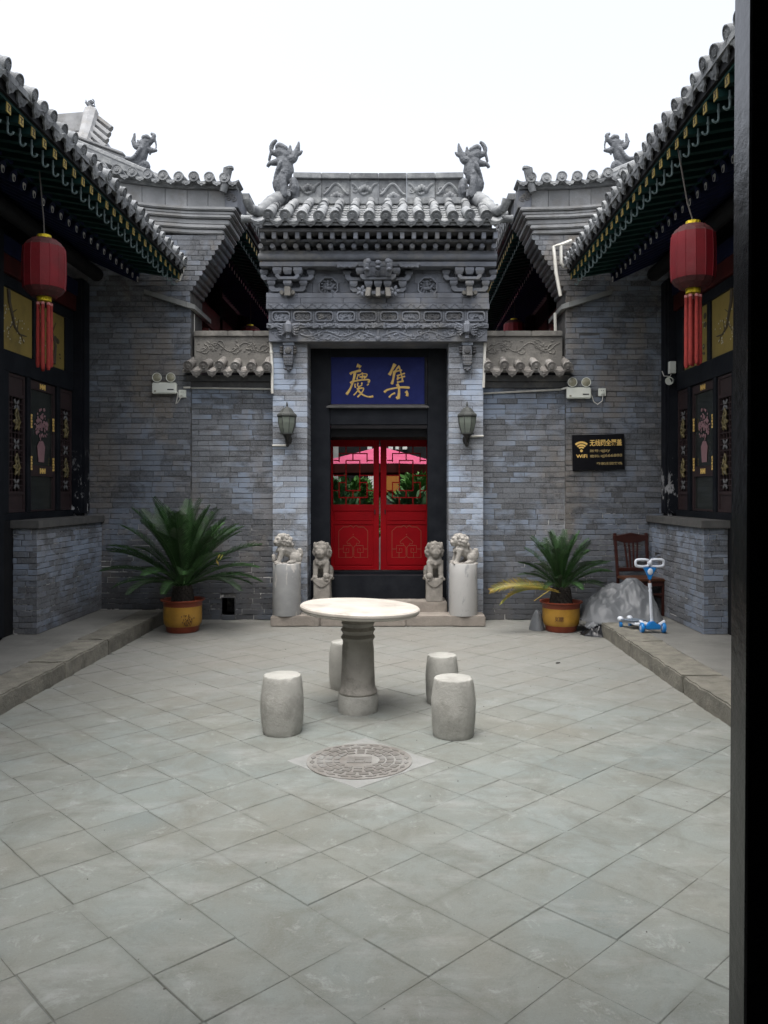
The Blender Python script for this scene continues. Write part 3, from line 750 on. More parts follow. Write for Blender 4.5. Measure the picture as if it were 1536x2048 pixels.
# red leaves of the door
YD = 11.3
def leaf(x0, x1, gx0, gx1, flip):
    zb, zt = UZ(1140, YD), UZ(880, YD); g0, g1 = UZ(1009, YD), UZ(893, YD)
    d = MB().box(x0, x1, YD+.012, YD+.035, zb, g0-.002).build('door', M['red'], gate)
    def b(nm, a, c, z0, z1, y0=0, y1=.045, mat='red'): return MB().box(a, c, YD+y0, YD+y1, z0, z1).build(nm, M[mat], d, bevel=.003)
    b('stile', x0, gx0, zb, zt); b('stile', gx1, x1, zb, zt)
    b('rail', gx0+.001, gx1-.001, g1, zt); b('rail', gx0+.001, gx1-.001, UZ(1022, YD), g0)
    b('rail', gx0+.001, gx1-.001, UZ(1049, YD), UZ(1043, YD), 0, .03); b('rail', gx0+.001, gx1-.001, zb, zb+.05, 0, .03)
    b('panel', gx0+.02, gx1-.02, zb+.07, UZ(1050, YD)-.01, .004, .03)
    b('panel', gx0+.02, gx1-.02, UZ(1042, YD)+.006, UZ(1023, YD)-.006, .004, .03)
    b('pane', gx0, gx1, g0, g1, .026, .030, 'glass')
    w_, h_ = gx1-gx0, g1-g0; X = lambda u: gx0+w_*u; Z = lambda v: g0+h_*v
    segs = [(.32,0,.32,.12),(.66,0,.66,.12),(.15,.12,.84,.12),(.15,.12,.15,.38),(.84,.12,.84,.38),(0,.24,.15,.24),(.84,.24,1,.24),(.15,.38,.32,.38),(.66,.38,.84,.38),
            (.32,.24,.32,.62),(.66,.24,.66,.62),(.32,.24,.66,.24),(.49,.12,.49,.24),(0,.5,.32,.5),(.66,.5,1,.5),(.32,.62,.32,.76),(.66,.62,.66,.76),(.32,.76,.66,.76),
            (.15,.74,.15,.88),(.84,.74,.84,.88),(0,.76,.15,.76),(.84,.76,1,.76),(.15,.88,.49,.88),(.49,.76,.49,.88),(.49,.88,.84,.88),(.32,.88,.32,1),(.66,.88,.66,1)]
    for (a, z0, c, z1) in segs:
        mb = MB(); t = .0078
        if a == c: mb.box(X(a)-t, X(a)+t, YD+.006, YD+.024, Z(z0)-t*.9, Z(z1)+t*.9)
        else: mb.box(X(a)+t*.9, X(c)-t*.9, YD+.0065, YD+.0235, Z(z0)-t, Z(z0)+t)
        mb.build('lattice_bar', M['red'], d)
    # thin gold ornament
    cx = (gx0+gx1)/2; ox = lambda px: cx+(px-706)*YD/F; oz = lambda py: UZ(py, YD); yy = YD+.0035
    L = [[(696,1054),(686,1054),(677,1062),(677,1115),(703,1115),(706,1111),(709,1115),(735,1115),(735,1062),(727,1054),(716,1054)],
         [(677,1098),(686,1098),(686,1105),(697,1105),(697,1097),(692,1097),(692,1101)],[(686,1098),(686,1091),(702,1091),(705,1095),(705,1110)],
         [(735,1098),(726,1098),(726,1105),(715,1105),(715,1097),(720,1097),(720,1101)],[(726,1098),(726,1091),(710,1091),(707,1095),(707,1110)],
         [(691,1105),(691,1115)],[(720,1105),(720,1115)],
         [(700,1090),(699,1086),(695,1088),(693,1084),(697,1080),(702,1076),(706,1073),(710,1076),(715,1080),(719,1084),(717,1088),(713,1086),(712,1090)],
         [(696,1054),(700,1051),(704,1053),(706,1056),(708,1053),(712,1051),(716,1054)]]
    gb = MB()
    for l in L: gb.tube([(ox(a), yy, oz(b_)) for a, b_ in l], .0034, 5)
    gb.ell((ox(706), yy, oz(1069)), .006, n=6, m=4)
    gb.build('gold_ornament', M['goldline'], d)
    hd = MB().tube([(gx1+.02 if not flip else gx0-.02, YD-.008, UZ(1019, YD)), (gx1+.02 if not flip else gx0-.02, YD-.008, UZ(1028, YD))], .008, 6).build('handle', M['lampblk'], d)
leaf(UX(660, YD)+.0, UX(758, YD), UX(666, YD), UX(747, YD), False); leaf(UX(761, YD), UX(855, YD)+.008, UX(773, YD), UX(853, YD), True)

# name board
YB = 10.61
nb = thing('name_board', 'blue board with two large gold characters above the red door', 'sign', (XC, YB, UZ(812, YB)))
bx0, bx1, bz0, bz1 = UX(662, YB), UX(849, YB), UZ(808, YB), UZ(713, YB)
MB().box(bx0, bx1, YB+.012, YB+.05, bz0, bz1).build('panel', M['blue'], nb)
MB().hexa([(bx0-.06, YB-.075, bz0-.055), (bx1+.06, YB-.075, bz0-.055), (bx1+.03, YB+.02, bz0-.055), (bx0-.03, YB+.02, bz0-.055),
           (bx0-.05, YB-.07, bz0-.035), (bx1+.05, YB-.07, bz0-.035), (bx1, YB+.02, bz0-.003), (bx0, YB+.02, bz0-.003)]).build('ledge', M['ledge'], nb)
for a, b in ((bx0-.028, bx0-.001), (bx1+.001, bx1+.028)): MB().box(a, b, YB-.02, YB+.04, bz0+.0, bz1).build('side_frame', M['black'], nb)
def brush(strokes, ox, oy, sc_, y, name):
    """brush strokes traced from the board: (points, width) in zoomed pixels"""
    mb = MB(); k_ = 0
    for pts, wd in strokes:
        k_ += 1; P = [Vector((ox+(a/6.4+640-CX)*sc_, y-.0004*(k_ % 9), oy+(CY-(b/6.4+690))*sc_)) for a, b in pts]
        Q = []
        for i in range(len(P)-1):
            p0, p1, p2, p3 = P[max(i-1,0)], P[i], P[i+1], P[min(i+2,len(P)-1)]
            for t in range(5):
                t /= 5; Q.append(.5*((2*p1)+(p2-p0)*t+(2*p0-5*p1+4*p2-p3)*t*t+(3*p1-p0-3*p2+p3)*t**3))
        Q.append(P[-1]); n = len(Q)
        rad = [wd/6.4*sc_/2*(.62+.38*(abs(2*i/(n-1)-1)**1.5)) if n > 6 else wd/6.4*sc_/2 for i in range(n)]
        rad[-1] *= .55; rad[0] *= .8
        mb.r = .35; mb.tube(Q, [q*1.5 for q in rad], 8, flat=(0,1,0))
    return mb.build(name, M['gold'], nb, smooth=True)
k = YB/F
qing = [([(472,258),(500,268),(520,285)],40),([(383,372),(410,352),(455,340),(524,324)],26),([(448,345),(432,430),(400,530),(368,590),(338,634)],27),([(492,372),(480,405),(470,440)],16),
        ([(488,392),(530,370),(600,372),(590,405),(560,425)],15),([(505,410),(585,398)],13),([(540,350),(545,400),(535,430)],14),([(385,486),(440,462),(540,446),(620,444),(632,462),(615,482)],20),
        ([(452,495),(446,520),(455,545)],16),([(488,482),(480,520),(510,528),(540,505)],13),([(540,480),(530,500)],14),([(606,500),(618,512)],22),
        ([(500,530),(478,590),(430,642)],15),([(470,562),(555,552),(530,615),(478,668)],17),([(482,575),(530,625),(590,655),(640,664),(682,655)],20)]
ji = [([(960,242),(935,290),(905,350),(885,384)],34),([(1018,268),(985,300),(965,330),(940,352)],22),([(952,340),(938,430),(918,502)],28),([(958,345),(1000,330),(1050,322)],18),([(985,395),(1040,375),(1088,362)],16),
      ([(985,435),(1040,412),(1090,400)],16),([(985,478),(1030,468),(1072,460)],20),([(1016,285),(1028,330),(1052,420),(1052,470)],17),([(1000,400),(990,450)],15),
      ([(822,606),(860,575),(940,555),(1040,540),(1148,546)],23),([(985,498),(1008,540),(1012,610),(1002,690)],30),([(1000,690),(975,660)],20),([(962,614),(915,635),(885,672)],20),([(1098,592),(1118,622),(1112,655)],30)]
brush(qing, 0, H, k, YB+.008, 'character'); brush(ji, 0, H, k, YB+.008, 'character')

# ------------------------------------------------ carved front above the door
def gpx(name, x0, x1, y0, y1, Y, dep=.4, mat='carve', bev=.004, parent=None):
    """block from photo measures at depth Y"""
    return MB().box(UX(x0, Y), UX(x1, Y), Y, Y+dep, UZ(y1, Y), UZ(y0, Y)).build(name, M[mat], parent or gate, bevel=bev)
lin = gpx('lintel', 537.5, 974.5, 656.5, 683, 10.10, .5)
cv = MB(); Y = 10.10
rr = random.Random(5)
# scrolling dragons and clouds on the lintel, mirrored about the middle
for side in (-1, 1):
    def q(px, py): 
        return (UX(756+side*(px-756), Y), Y, UZ(py, Y))
    cv.tube([q(x, 668+5*sin((x-600)/11)) for x in range(600, 750, 4)], .015, 5)
    cv.tube([q(x, 676+3*sin((x-600)/6)) for x in range(612, 750, 4)], .008, 5)
    for i in range(9):
        c = q(612+i*15, 664+(i % 2)*9); cv.tube(spiral(c, .045, .012, .9*side, i*1.3), [.016,.009], 5)
        cv.ell(q(606+i*16, 661+((i*5) % 14)), (.03,.018,.018), (i*.8, 'Y'), 7, 4)
    for i in range(8):
        x = 622+i*15; cv.tube([q(x, 681), q(x+4, 676), q(x+10, 678), q(x+14, 682)], [.010,.005], 5)
    for i in range(3):
        c = q(548+i*6, 664+i*6); cv.tube(spiral(c, .035, .01, 1.1*side, i), .010, 5)
cv.ell((UX(756, Y), Y, UZ(677, Y)), (.035,.018,.035)); cv.tube([(UX(756, Y), Y, UZ(672, Y)), (UX(756, Y), Y, UZ(659, Y))], .016, 6)
cv.build('carving', M['carve'], lin, smooth=True)
vb = gpx('vine_band', 533, 977, 646.5, 656, 10.07, .5)
cv = MB(); relief(cv, UX(536,10.07), UX(974,10.07), UZ(656,10.07), UZ(646.5,10.07), 10.066, 26, 2, .013); cv.build('carving', M['carve'], vb, smooth=True)
pb = gpx('panel_band', 537, 974, 618.5, 646, 10.11, .5)
for i in range(10):
    a = 540+i*43.4+2; b = a+39; Y = 10.075
    if i == 0 or i == 9: pass
    pl = MB(); pts = [(a+5,622),(b-5,622),(b-1,626),(b-1,638),(b-5,642),(a+5,642),(a+1,638),(a+1,626)]
    n = len(pts)
    outer = [(UX(x, Y), UZ(y, Y)) for x, y in pts]; cxp, czp = UX((a+b)/2, Y), UZ(632, Y)
    inner = [(cxp+(x-cxp)*.86, czp+(z-czp)*.74) for x, z in outer]
    for j in range(n):
        j2 = (j+1) % n; (x0, z0), (x1, z1), (x2, z2), (x3, z3) = outer[j], outer[j2], inner[j2], inner[j]
        pl.hexa([(x0,Y,z0),(x1,Y,z1),(x2,Y,z2),(x3,Y,z3),(x0,Y+.02,z0),(x1,Y+.02,z1),(x2,Y+.02,z2),(x3,Y+.02,z3)])
    p = pl.build('panel', M['carve'], pb)
    cv = MB(); relief(cv, UX(a+5, Y), UX(b-5, Y), UZ(640, Y), UZ(624, Y), 10.104, 3, i*3+1, .014)
    cv.build('carving', M['carve_dk'] if i % 3 else M['carve'], p, smooth=True)
for i in range(11):
    x = 540+i*43.4; MB().box(UX(x-1.5,10.1), UX(x+1.5,10.1), 10.098, 10.15, UZ(645,10.1), UZ(619.5,10.1)).build('divider', M['carve'], pb)
zb = gpx('zigzag_band', 532, 979, 606.5, 618, 10.06, .5)
cv = MB(); Y = 10.06; x = 536; 
pts = []
while x < 976: pts.append((UX(x,Y), Y, UZ(616.5 if len(pts) % 2 else 608, Y))); x += 11
cv.tube(pts, .007, 4)
for i in range(len(pts)-1): cv.ell(((pts[i][0]+pts[i+1][0])/2, Y, UZ(612.5+(2.5 if i % 2 else -2.5), Y)), (.012,.007,.010), n=6, m=4)
cv.build('carving', M['carve'], zb)
# plain bricks above it, laid in two courses
for (y0, y1, Y) in ((596, 606.2, 10.075), (585.5, 595.8, 10.08)):
    x = 532
    while x < 977:
        x2 = min(x+R.uniform(55,95), 978); x2 = 978 if 978-x2 < 18 else x2
        gpx('course_brick', x+.3, x2-.3, y0, y1, Y, .5); x = x2
Y = 10.14
x = 541
for y0, y1 in ((566,585.2),(547,565.8),(528,546.8)):
    x = 541+R.uniform(0,9)-9
    while x < 970:
        x2 = min(x+R.uniform(60,90), 972); x2 = 972 if 972-x2 < 18 else x2
        gpx('wall_brick', x+.3, x2-.3, y0, y1, Y+R.uniform(-.001,.001), .4, bev=.003); x = x2
# octagon medallions with a horseman
def medallion(pxc):
    Y = 10.12; c = Vector((UX(pxc, Y), Y, UZ(574.5, Y))); r = 21.5*Y/F; m = MB()
    oc = [(c.x+r*cos(pi/8+i*pi/4), c.z+r*sin(pi/8+i*pi/4)) for i in range(8)]; ic = [(c.x+r*.84*cos(pi/8+i*pi/4), c.z+r*.84*sin(pi/8+i*pi/4)) for i in range(8)]
    for j in range(8):
        j2 = (j+1) % 8; (x0,z0),(x1,z1),(x2,z2),(x3,z3) = oc[j], oc[j2], ic[j2], ic[j]
        m.hexa([(x0,Y-.035,z0),(x1,Y-.035,z1),(x2,Y-.035,z2),(x3,Y-.035,z3),(x0,Y+.03,z0),(x1,Y+.03,z1),(x2,Y+.03,z2),(x3,Y+.03,z3)])
    m = m.build('medallion', M['carve'], gate, bevel=.004)
    h = MB(); P = lambda u, v: (c.x+u*r, Y+.005, c.z+v*r)
    h.ell(P(-.02,-.12), (.42*r,.03,.2*r)); h.tube([P(.32,-.05), P(.5,.2), P(.62,.25)], [.15*r,.11*r,.08*r], 7); h.tube([P(-.38,-.08), P(-.58,-.2), P(-.6,-.4)], [.09*r,.05*r], 6)
    for (a, b, d) in ((-.3,-.42,-.62),(-.2,-.1,-.65),(.2,.34,-.62),(.3,.52,-.5)): h.tube([P(a,-.2), P((a+b)/2+.05,-.42), P(b,d)], [.09*r,.05*r], 6)
    h.ell(P(-.05,.2), (.16*r,.03,.26*r)); h.ell(P(-.02,.54), .12*r); h.tube([P(0,.28), P(.22,.22), P(.3,.4)], .06*r, 6)
    for (u, v) in ((-.6,.3),(-.45,.55),(.35,.62),(.62,-.1),(-.62,.02),(.1,-.68)): h.ell(P(u, v), (.15*r,.025,.11*r), n=8, m=5)
    h.build('horseman_relief', M['carve'], m, smooth=True)
medallion(657); medallion(855)
# bracket sets
def dou(mb, px, py0, py1, wpx, Y, dep): 
    x = UX(px, Y); z0, z1 = UZ(py1, Y), UZ(py0, Y); w_ = wpx*Y/F; zm = z0+(z1-z0)*.45
    mb.frus((x, Y+dep/2), w_*.66, dep*.7, w_, dep, z0, zm); mb.frus((x, Y+dep/2), w_, dep, w_, dep, zm, z1)
def gong(mb, pxa, pxb, py0, py1, Y, dep):
    """bracket arm: flat bar with upturned ends"""
    z0, z1 = UZ(py1, Y), UZ(py0, Y); a, b = UX(pxa, Y), UX(pxb, Y); h = z1-z0; e = min(.06, (b-a)*.14)
    mb.prism([(a+.035, z0), (b-.035, z0), (b, z0+.035), (b, z1), (b-e, z1), (b-e-.02, z0+h*.55), (a+e+.02, z0+h*.55), (a+e, z1), (a, z1), (a, z0+.035)], Y, Y+dep)
def bracket(c):
    m = MB(); A = lambda d: c+d
    Y1, Y2 = 10.02, 9.97
    dou(m, A(0), 561, 571, 17, 9.98, .12); dou(m, A(-32), 561, 571, 16, 10.04, .1); dou(m, A(32), 561, 571, 16, 10.04, .1)
    gong(m, A(-37), A(37), 569.5, 583, 10.06, .08)
    gong(m, A(-24), A(24), 548, 558.5, Y2, .12); gong(m, A(-53), A(53), 549.5, 560, 10.05, .09)
    for d in (-20.5, 0, 20.5): dou(m, A(d), 534, 547.5, 18, Y2, .12)
    for d in (-47, 47): dou(m, A(d), 539, 549, 16, 10.05, .1)
    m.build('bracket_set', M['carve'], gate, bevel=.004)
    t = MB(); Y = 9.93
    t.hexa([(UX(A(-6),Y), Y, UZ(591,Y)), (UX(A(6),Y), Y, UZ(591,Y)), (UX(A(6),Y), Y+.15, UZ(585,Y)), (UX(A(-6),Y), Y+.15, UZ(585,Y)), (UX(A(-6),Y), Y, UZ(573,Y)), (UX(A(6),Y), Y, UZ(573,Y)), (UX(A(6),Y), Y+.15, UZ(571,Y)), (UX(A(-6),Y), Y+.15, UZ(571,Y))])
    for d in (-11, 11): t.lathe([(.001,-.01),(.028,-.01),(.028,.04),(.001,.04)], 10, U(A(d), 585, 10.02), axis='y')
    t.build('bracket_beak', M['carve_warm'], gate, bevel=.004)
bracket(574.5); bracket(939.5)
def bracket_mid(c):
    m = MB(); A = lambda d: c+d
    for d in (-19, 0, 19): dou(m, A(d), 561, 573, 16, 9.95, .14)
    for d in (-49, 49): dou(m, A(d), 562, 573, 16, 10.03, .1)
    gong(m, A(-56), A(56), 573, 584, 10.06, .07); gong(m, A(-66), A(66), 549, 561, 10.04, .09); gong(m, A(-36), A(36), 548, 559, 9.93, .16)
    for d in (-62, 62): dou(m, A(d), 541, 550, 16, 10.04, .1)
    for d in (-36, 36): dou(m, A(d), 535, 547, 17, 9.94, .14)
    for s in (-1, 1):
        gong(m, min(A(s*40), A(s*85)), max(A(s*40), A(s*85)), 525, 534, 9.92, .05)
        for q in range(6): m.ell(U(A(s*(50+q*6)), 533+(q % 2), 9.925), (.02,.02,.014), n=6, m=4)
    m.build('bracket_set', M['carve'], gate, bevel=.004)
    b = MB()
    for d, w_ in ((-19, 10), (0, 9), (19, 10)):
        Y = 9.86; s = d/19*3
        b.hexa([(UX(A(d*1.12-w_/2),Y), Y, UZ(592,Y)), (UX(A(d*1.12+w_/2),Y), Y, UZ(592,Y)), (UX(A(d+w_/2),Y), Y+.2, UZ(588,Y)), (UX(A(d-w_/2),Y), Y+.2, UZ(588,Y)),
                (UX(A(d-w_/2),Y), Y+.03, UZ(573,Y)), (UX(A(d+w_/2),Y), Y+.03, UZ(573,Y)), (UX(A(d+w_/2),Y), Y+.2, UZ(571,Y)), (UX(A(d-w_/2),Y), Y+.2, UZ(571,Y))])
    b.build('bracket_beak', M['carve_warm'], gate, bevel=.006)
    r = MB(); r.box(UX(A(-13),9.96), UX(A(13),9.96), 9.96, 10.1, UZ(588,9.96), UZ(582,9.96))
    for s in (-1, 1):
        for q in range(5):
            a = q*1.257; r.ell(U(A(s*33)+6.5*cos(a), 582+6.5*sin(a), 9.98), (.034,.02,.022), (a, 'Y'), 8, 5)
        r.tube([U(A(s*21), 551, 9.9), U(A(s*23), 540, 9.86), U(A(s*22), 530, 9.84), U(A(s*24), 521, 9.86)], [.03,.04,.045,.035], 8)
        r.ell(U(A(s*22), 539, 9.83), (.035,.05,.025)); r.ell(U(A(s*20), 523, 9.83), (.04,.04,.04))
    r.tube([U(A(0), 552, 9.92), U(A(0), 540, 9.88)], [.02,.045], 7); r.ell(U(A(0), 535, 9.85), (.04,.04,.02)); r.ell(U(A(0), 525, 9.85), (.04,.035,.03))
    r.box(UX(A(-18),9.98), UX(A(18),9.98), 9.97, 10.1, UZ(552,9.98), UZ(520,9.98))
    r.build('bracket_head', M['carve'], gate, smooth=True)
bracket_mid(756)
# hanging posts on the piers
def hanging_post():
    h = MB(); Y = 10.13
    h.box(UX(565,Y), UX(588,Y), Y, Y+.08, UZ(690,Y), UZ(660,Y)); h.build('hanging_post', M['brick_pier'], gate, bevel=.004)
    h = MB(); Y = 10.04
    h.tube([U(576.5, 644, Y), U(576.5, 652, Y-.05), U(576.5, 661, Y-.05), U(576.5, 667, Y)], [.03,.05,.045,.03], 8); h.tube([U(576.5, 666, Y), U(576.5, 677, Y-.01)], [.022,.028], 7)
    for s in (-1, 1):
        for q in range(5): h.tube([U(576.5+s*5, 655+q*1.5, Y+.03), U(576.5+s*14, 650+q*5, Y), U(576.5+s*(23-q), 646+q*6, Y+.03)], [.012,.014,.008], 5)
        h.tube(spiral(U(576.5+s*17, 651, Y+.02), .03, .008, s*1.2, 0), .01, 5)
    h.build('scroll_bracket', M['carve'], gate, smooth=True)
    h = MB(); Y = 10.10
    h.box(UX(567,Y), UX(586,Y), Y, YP+.02, UZ(709,Y), UZ(691,Y)); h.frus((UX(576.5,Y), Y+.05), .10, .11, .13, .14, UZ(731,Y), UZ(710,Y)); h.frus((UX(576.5,Y), Y+.06), .04, .08, .09, .1, UZ(741,Y), UZ(732,Y))
    h = h.build('lotus_drop', M['carve'], gate, bevel=.006)
    c = MB(); c.lathe([(.045,0),(.035,-.02),(.015,-.025),(.001,-.03)], 12, U(576.5, 701, Y), axis='y')
    for s in (-1, 1):
        for q in range(3): c.ell(U(576.5+s*13.5, 695+q*5, Y+.05), (.026,.05,.018), n=8, m=5)
        c.ell(U(576.5+s*5, 738, Y+.02), (.02,.03,.016), n=7, m=4)
    for i in range(3):
        for j in range(5): c.ell(U(569+j*3.8, 714+i*6, Y-.014+i*.004), (.011,.012,.012), n=6, m=4)
    c.build('carving', M['carve_dk'], h, smooth=True)
for MIR in (False, True): hanging_post()
MIR = False
# mouldings and rafter ends under the eave
gpx('plank_course', 519, 993, 523, 532.5, 9.96, .5)
rm = MB(); Y = 9.97
rm.lathe([(.045, UX(517,Y)), (.045, UX(994,Y))], 16, (0, Y, UZ(514.5, Y)), axis='x'); rm.build('round_moulding', M['carve'], gate, smooth=True)
gpx('plank_course', 518.5, 993.5, 501, 509, 9.95, .5)
gpx('soffit_wall', 522, 990, 458, 500.5, 10.08, .3, 'carve_dk')  # backing between the rafters, recess shade put into its dark colour
gpx('mid_plank', 519, 993, 478.5, 483, 9.84, .4)
for i in range(21):
    px = 521+i*23.35
    MB().lathe([(.001,0),(.030,0),(.032,.004),(.032,.25)], 12, U(px, 491.5, 9.85), axis='y').build('round_rafter', M['carve'], gate, smooth=True)
    Y = 9.72; MB().box(UX(px+3-4,Y), UX(px+3+4.5,Y), Y, 10.1, UZ(477,Y), UZ(463.5,Y)).build('square_rafter', M['carve'], gate, bevel=.003)
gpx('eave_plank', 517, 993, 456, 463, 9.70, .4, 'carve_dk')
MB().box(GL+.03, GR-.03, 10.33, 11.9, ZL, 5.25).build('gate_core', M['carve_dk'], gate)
# roof
RY0, RZ0, RY1, RZ1 = 9.64, 4.90, 10.52, 5.39
rl, rr_ = UX(511, 9.64)-.02, 2*XC-UX(511, 9.64)+.02
roof = MB()
for (ya, za, yb, zb_) in ((RY0, RZ0, RY1, RZ1), (2*RY1-RY0, RZ0, RY1, RZ1)):
    roof.hexa([(rl,ya,za-.03),(rr_,ya,za-.03),(rr_,yb,zb_-.05),(rl,yb,zb_-.05),(rl,ya,za+.03),(rr_,ya,za+.03),(rr_,yb,zb_+.06),(rl,yb,zb_+.06)])
roof.box(rl+.06, rr_-.06, 9.9, 11.2, 4.86, 5.05)
roof = roof.build('roof', M['tile'], gate)
sl = atan2(RZ1-RZ0, RY1-RY0); seglen = .26
def barrel(r, L, key):
    if key not in CAPM:
        CAPM[key] = MB().lathe([(r*.9, L), (r*.93, .03), (r*1.03, .02), (r*1.03, 0), (r*.8, 0)], 12, axis='y').mesh('round_tile', M['tile'], smooth=True, sharp=35)
    return CAPM[key]
for i in range(14):
    px = 537+i*33.55; x = UX(px, 9.6)
    inst('round_tile', cap_mesh(.070, .26, 'tile'), roof, (x, RY0-.06, RZ0+.065+R.uniform(-.008,.008)), (sl+R.gauss(0,.03), R.gauss(0,.1), R.gauss(0,.05)))
    for q in range(1, 4):
        y = RY0-.06+q*seglen*cos(sl)*.93; inst('round_tile', barrel(.058, .27, 'gb'), roof, (x+R.gauss(0,.003), y, RZ0+.068+(y-RY0+.06)*math.tan(sl)+R.uniform(-.004,.004)), (sl+R.gauss(0,.02), 0, R.gauss(0,.045)))
    if i < 13:
        xm = x+33.55*9.6/F/2
        inst('drip_tile', drip_mesh(.17, .10, .28, 'tile'), roof, (xm, RY0-.05, RZ0+.035), (sl, 0, R.gauss(0,.02)))
        for q in range(1, 6):
            y = RY0-.03+q*.15; inst('pan_tile', drip_mesh(.16, .02, .22, 'tile'), roof, (xm, y, RZ0+.075+(y-RY0)*math.tan(sl)), (sl-.05, 0, R.gauss(0,.02)))
for x in (UX(516, 9.6), 2*XC-UX(516, 9.6)): inst('drip_tile', drip_mesh(.17, .10, .28, 'tile'), roof, (x, RY0-.05, RZ0+.035), (sl, 0, 0))
# main ridge
rx0, rx1 = UX(588, 10.5), 2*XC-UX(588, 10.5)
def ridge_z(x): return .013*((x-XC)/1.2)**2
n = 6
for i in range(n):
    a, b = rx0+(rx1-rx0)*i/n, rx0+(rx1-rx0)*(i+1)/n
    za, zb_ = ridge_z(a), ridge_z(b)
    def rb(name, z0, z1, y0, y1, mat='tile'):
        return MB().hexa([(a+.002,y0,z0+za),(b-.002,y0,z0+zb_),(b-.002,y1,z0+zb_),(a+.002,y1,z0+za),(a+.002,y0,z1+za),(b-.002,y0,z1+zb_),(b-.002,y1,z1+zb_),(a+.002,y1,z1+za)]).build(name, M[mat], roof, bevel=.006)
    rb('ridge_base', 5.40, 5.485, 10.40, 10.62); p = rb('ridge_panel', 5.487, 5.735, 10.45, 10.57); rb('ridge_cap', 5.737, 5.81, 10.41, 10.61)
    c = MB(); m_ = (a+b)/2
    c.tube([(a+.02+(b-a-.04)*t/16, 10.45, 5.61+.07*cos(pi*t/8+i*pi)+za) for t in range(17)], [.012,.02,.02,.012], 6) if False else c.tube([(a+.02+(b-a-.04)*t/16, 10.45, 5.61+.07*cos(pi*t/16*2+i*pi)+za) for t in range(17)], .019, 6)
    for q in range(5): c.ell((m_-.05+.03*q, 10.452, 5.585-.018*abs(q-2)+.05*(-1)**i+za), (.036,.04,.045), n=8, m=5)
    c.tube(spiral((a+.07, 10.45, 5.60+za), .045, .01, 1.1, i), .011, 5)
    c.build('carving', M['tile'], p, smooth=True)
# hip ends: plastered verge ridges with upturned corner tiles
def verge():
    m = MB(); 
    a = Vector((rl+.20, RY1-.05, 5.50)); b = Vector((rl+.03, 9.86, 5.10)); c = Vector((rl-.05, 9.66, 5.08))
    m.tube([a+Vector((0,.1,0)), a, (a+b)/2+Vector((0,0,.03)), b, c], [.10,.10,.085,.07,.055], 10); m.build('verge_ridge', M['tile'], roof, smooth=True)
    m = MB(); m.tube([b+Vector((.0,.05,-.02)), c+Vector((0,0,.0)), c+Vector((-.035,-.03,.10))], [.05,.05,.056], 10); m.build('corner_tile', M['tile'], roof, smooth=True)
    for q in range(5): 
        t = q/4; p = (a*(1-t)+b*t)+Vector((-.10,0,-.05)); inst('verge_tile', barrel(.05, .2, 'vb'), roof, P3(p+Vector((-.12, 0, -.03))), (0, 0, radians(-90) if not MIR else radians(90)))
    m = MB().hexa([(rl+.03,9.97,4.6),(rl+.12,9.97,4.6),(rl+.12,11.2,4.6),(rl+.03,11.2,4.6),(rl+.03,9.97,4.94),(rl+.12,9.97,4.94),(rl+.12,11.2,5.3),(rl+.03,11.2,5.3)]); m.build('verge_board', M['carve_dk'], roof)
for MIR in (False, True): verge()
MIR = False

def dragon_mesh(pts_body, parts, voxel=.0075):
    """ridge dragon from photo measures: body chain and (chain, radii) parts in px about its base, at 152 px/m"""
    mb = MB(); k = 1/152.4
    def P(x, z, y=0): return Vector((x*k, y, z*k))
    for ch in [pts_body]+parts:
        path = [P(a[0], a[1], a[3] if len(a) > 3 else 0) for a in ch]; rad = [a[2]*k for a in ch]
        Q = []; Rr = []
        for i in range(len(path)-1):
            for t in range(4):
                t /= 4; p0, p1, p2, p3 = path[max(i-1,0)], path[i], path[i+1], path[min(i+2,len(path)-1)]
                Q.append(.5*((2*p1)+(p2-p0)*t+(2*p0-5*p1+4*p2-p3)*t*t+(3*p1-p0-3*p2+p3)*t**3)); Rr.append(rad[i]*(1-t)+rad[i+1]*t)
        Q.append(path[-1]); Rr.append(rad[-1]); mb.r = None; mb.tube(Q, Rr, 9)
        mb.ell(Q[0], Rr[0], n=9, m=6); mb.ell(Q[-1], Rr[-1], n=9, m=6)
    out = remesh(mb, voxel, 1, .4, .005, 60); return out
D1 = dragon_mesh([(0,0,13),(-2,14,14),(-8,32,16),(0,46,15),(2,60,14.5),(-2,74,14)],
    [[(-8,92,12),(1,86,12),(-5,79,11)], [(-11,75,8),(-22,73,6),(-28,72,4.5),(-33,68,3)], [(-30,70,3),(-31,65,1.8)], [(-10,93,7),(-20,93,6),(-25,98,4.5),(-25,105,4.5),(-22,112,4.5),(-17,117,3.5)],
     [(-25,95,3.5),(-28,88,3),(-30,79,2.6)], [(-26,104,2.5),(-29,106,1.5)], [(-13,103,5,.03),(-8,106,6,.03),(2,100,6,.03)], [(-13,103,5,-.03),(-8,106,6,-.03),(2,100,6,-.03)], [(6,96,6),(9,91,6)],
     [(4,79,9),(17,81,9),(23,92,7),(27,102,5),(29,115,1.6)], [(15,92,4.5),(12,100,3.5),(12,107,2)], [(23,89,5),(31,92,4),(35,96,2.4)], [(12,76,5),(14,66,4.5),(16,56,4)],
     [(-2,42,7,-.09),(0,30,7,-.11),(1,16,7,-.11),(2,3,7,-.11)], [(-1,48,4.5,-.11),(-1,52,3,-.11)], [(12,12,3,-.11),(13,0,3,-.13)],
     [(21,5,10,-.02),(21,20,11,-.03),(20,34,9,-.02)], [(21,10,6,-.08),(22,20,6,-.09)], [(21,26,6,-.08),(20,36,5,-.07)], [(-6,68,4,-.09),(-9,60,4,-.09),(-16,40,4,-.06),(-14,24,4,-.06)]])
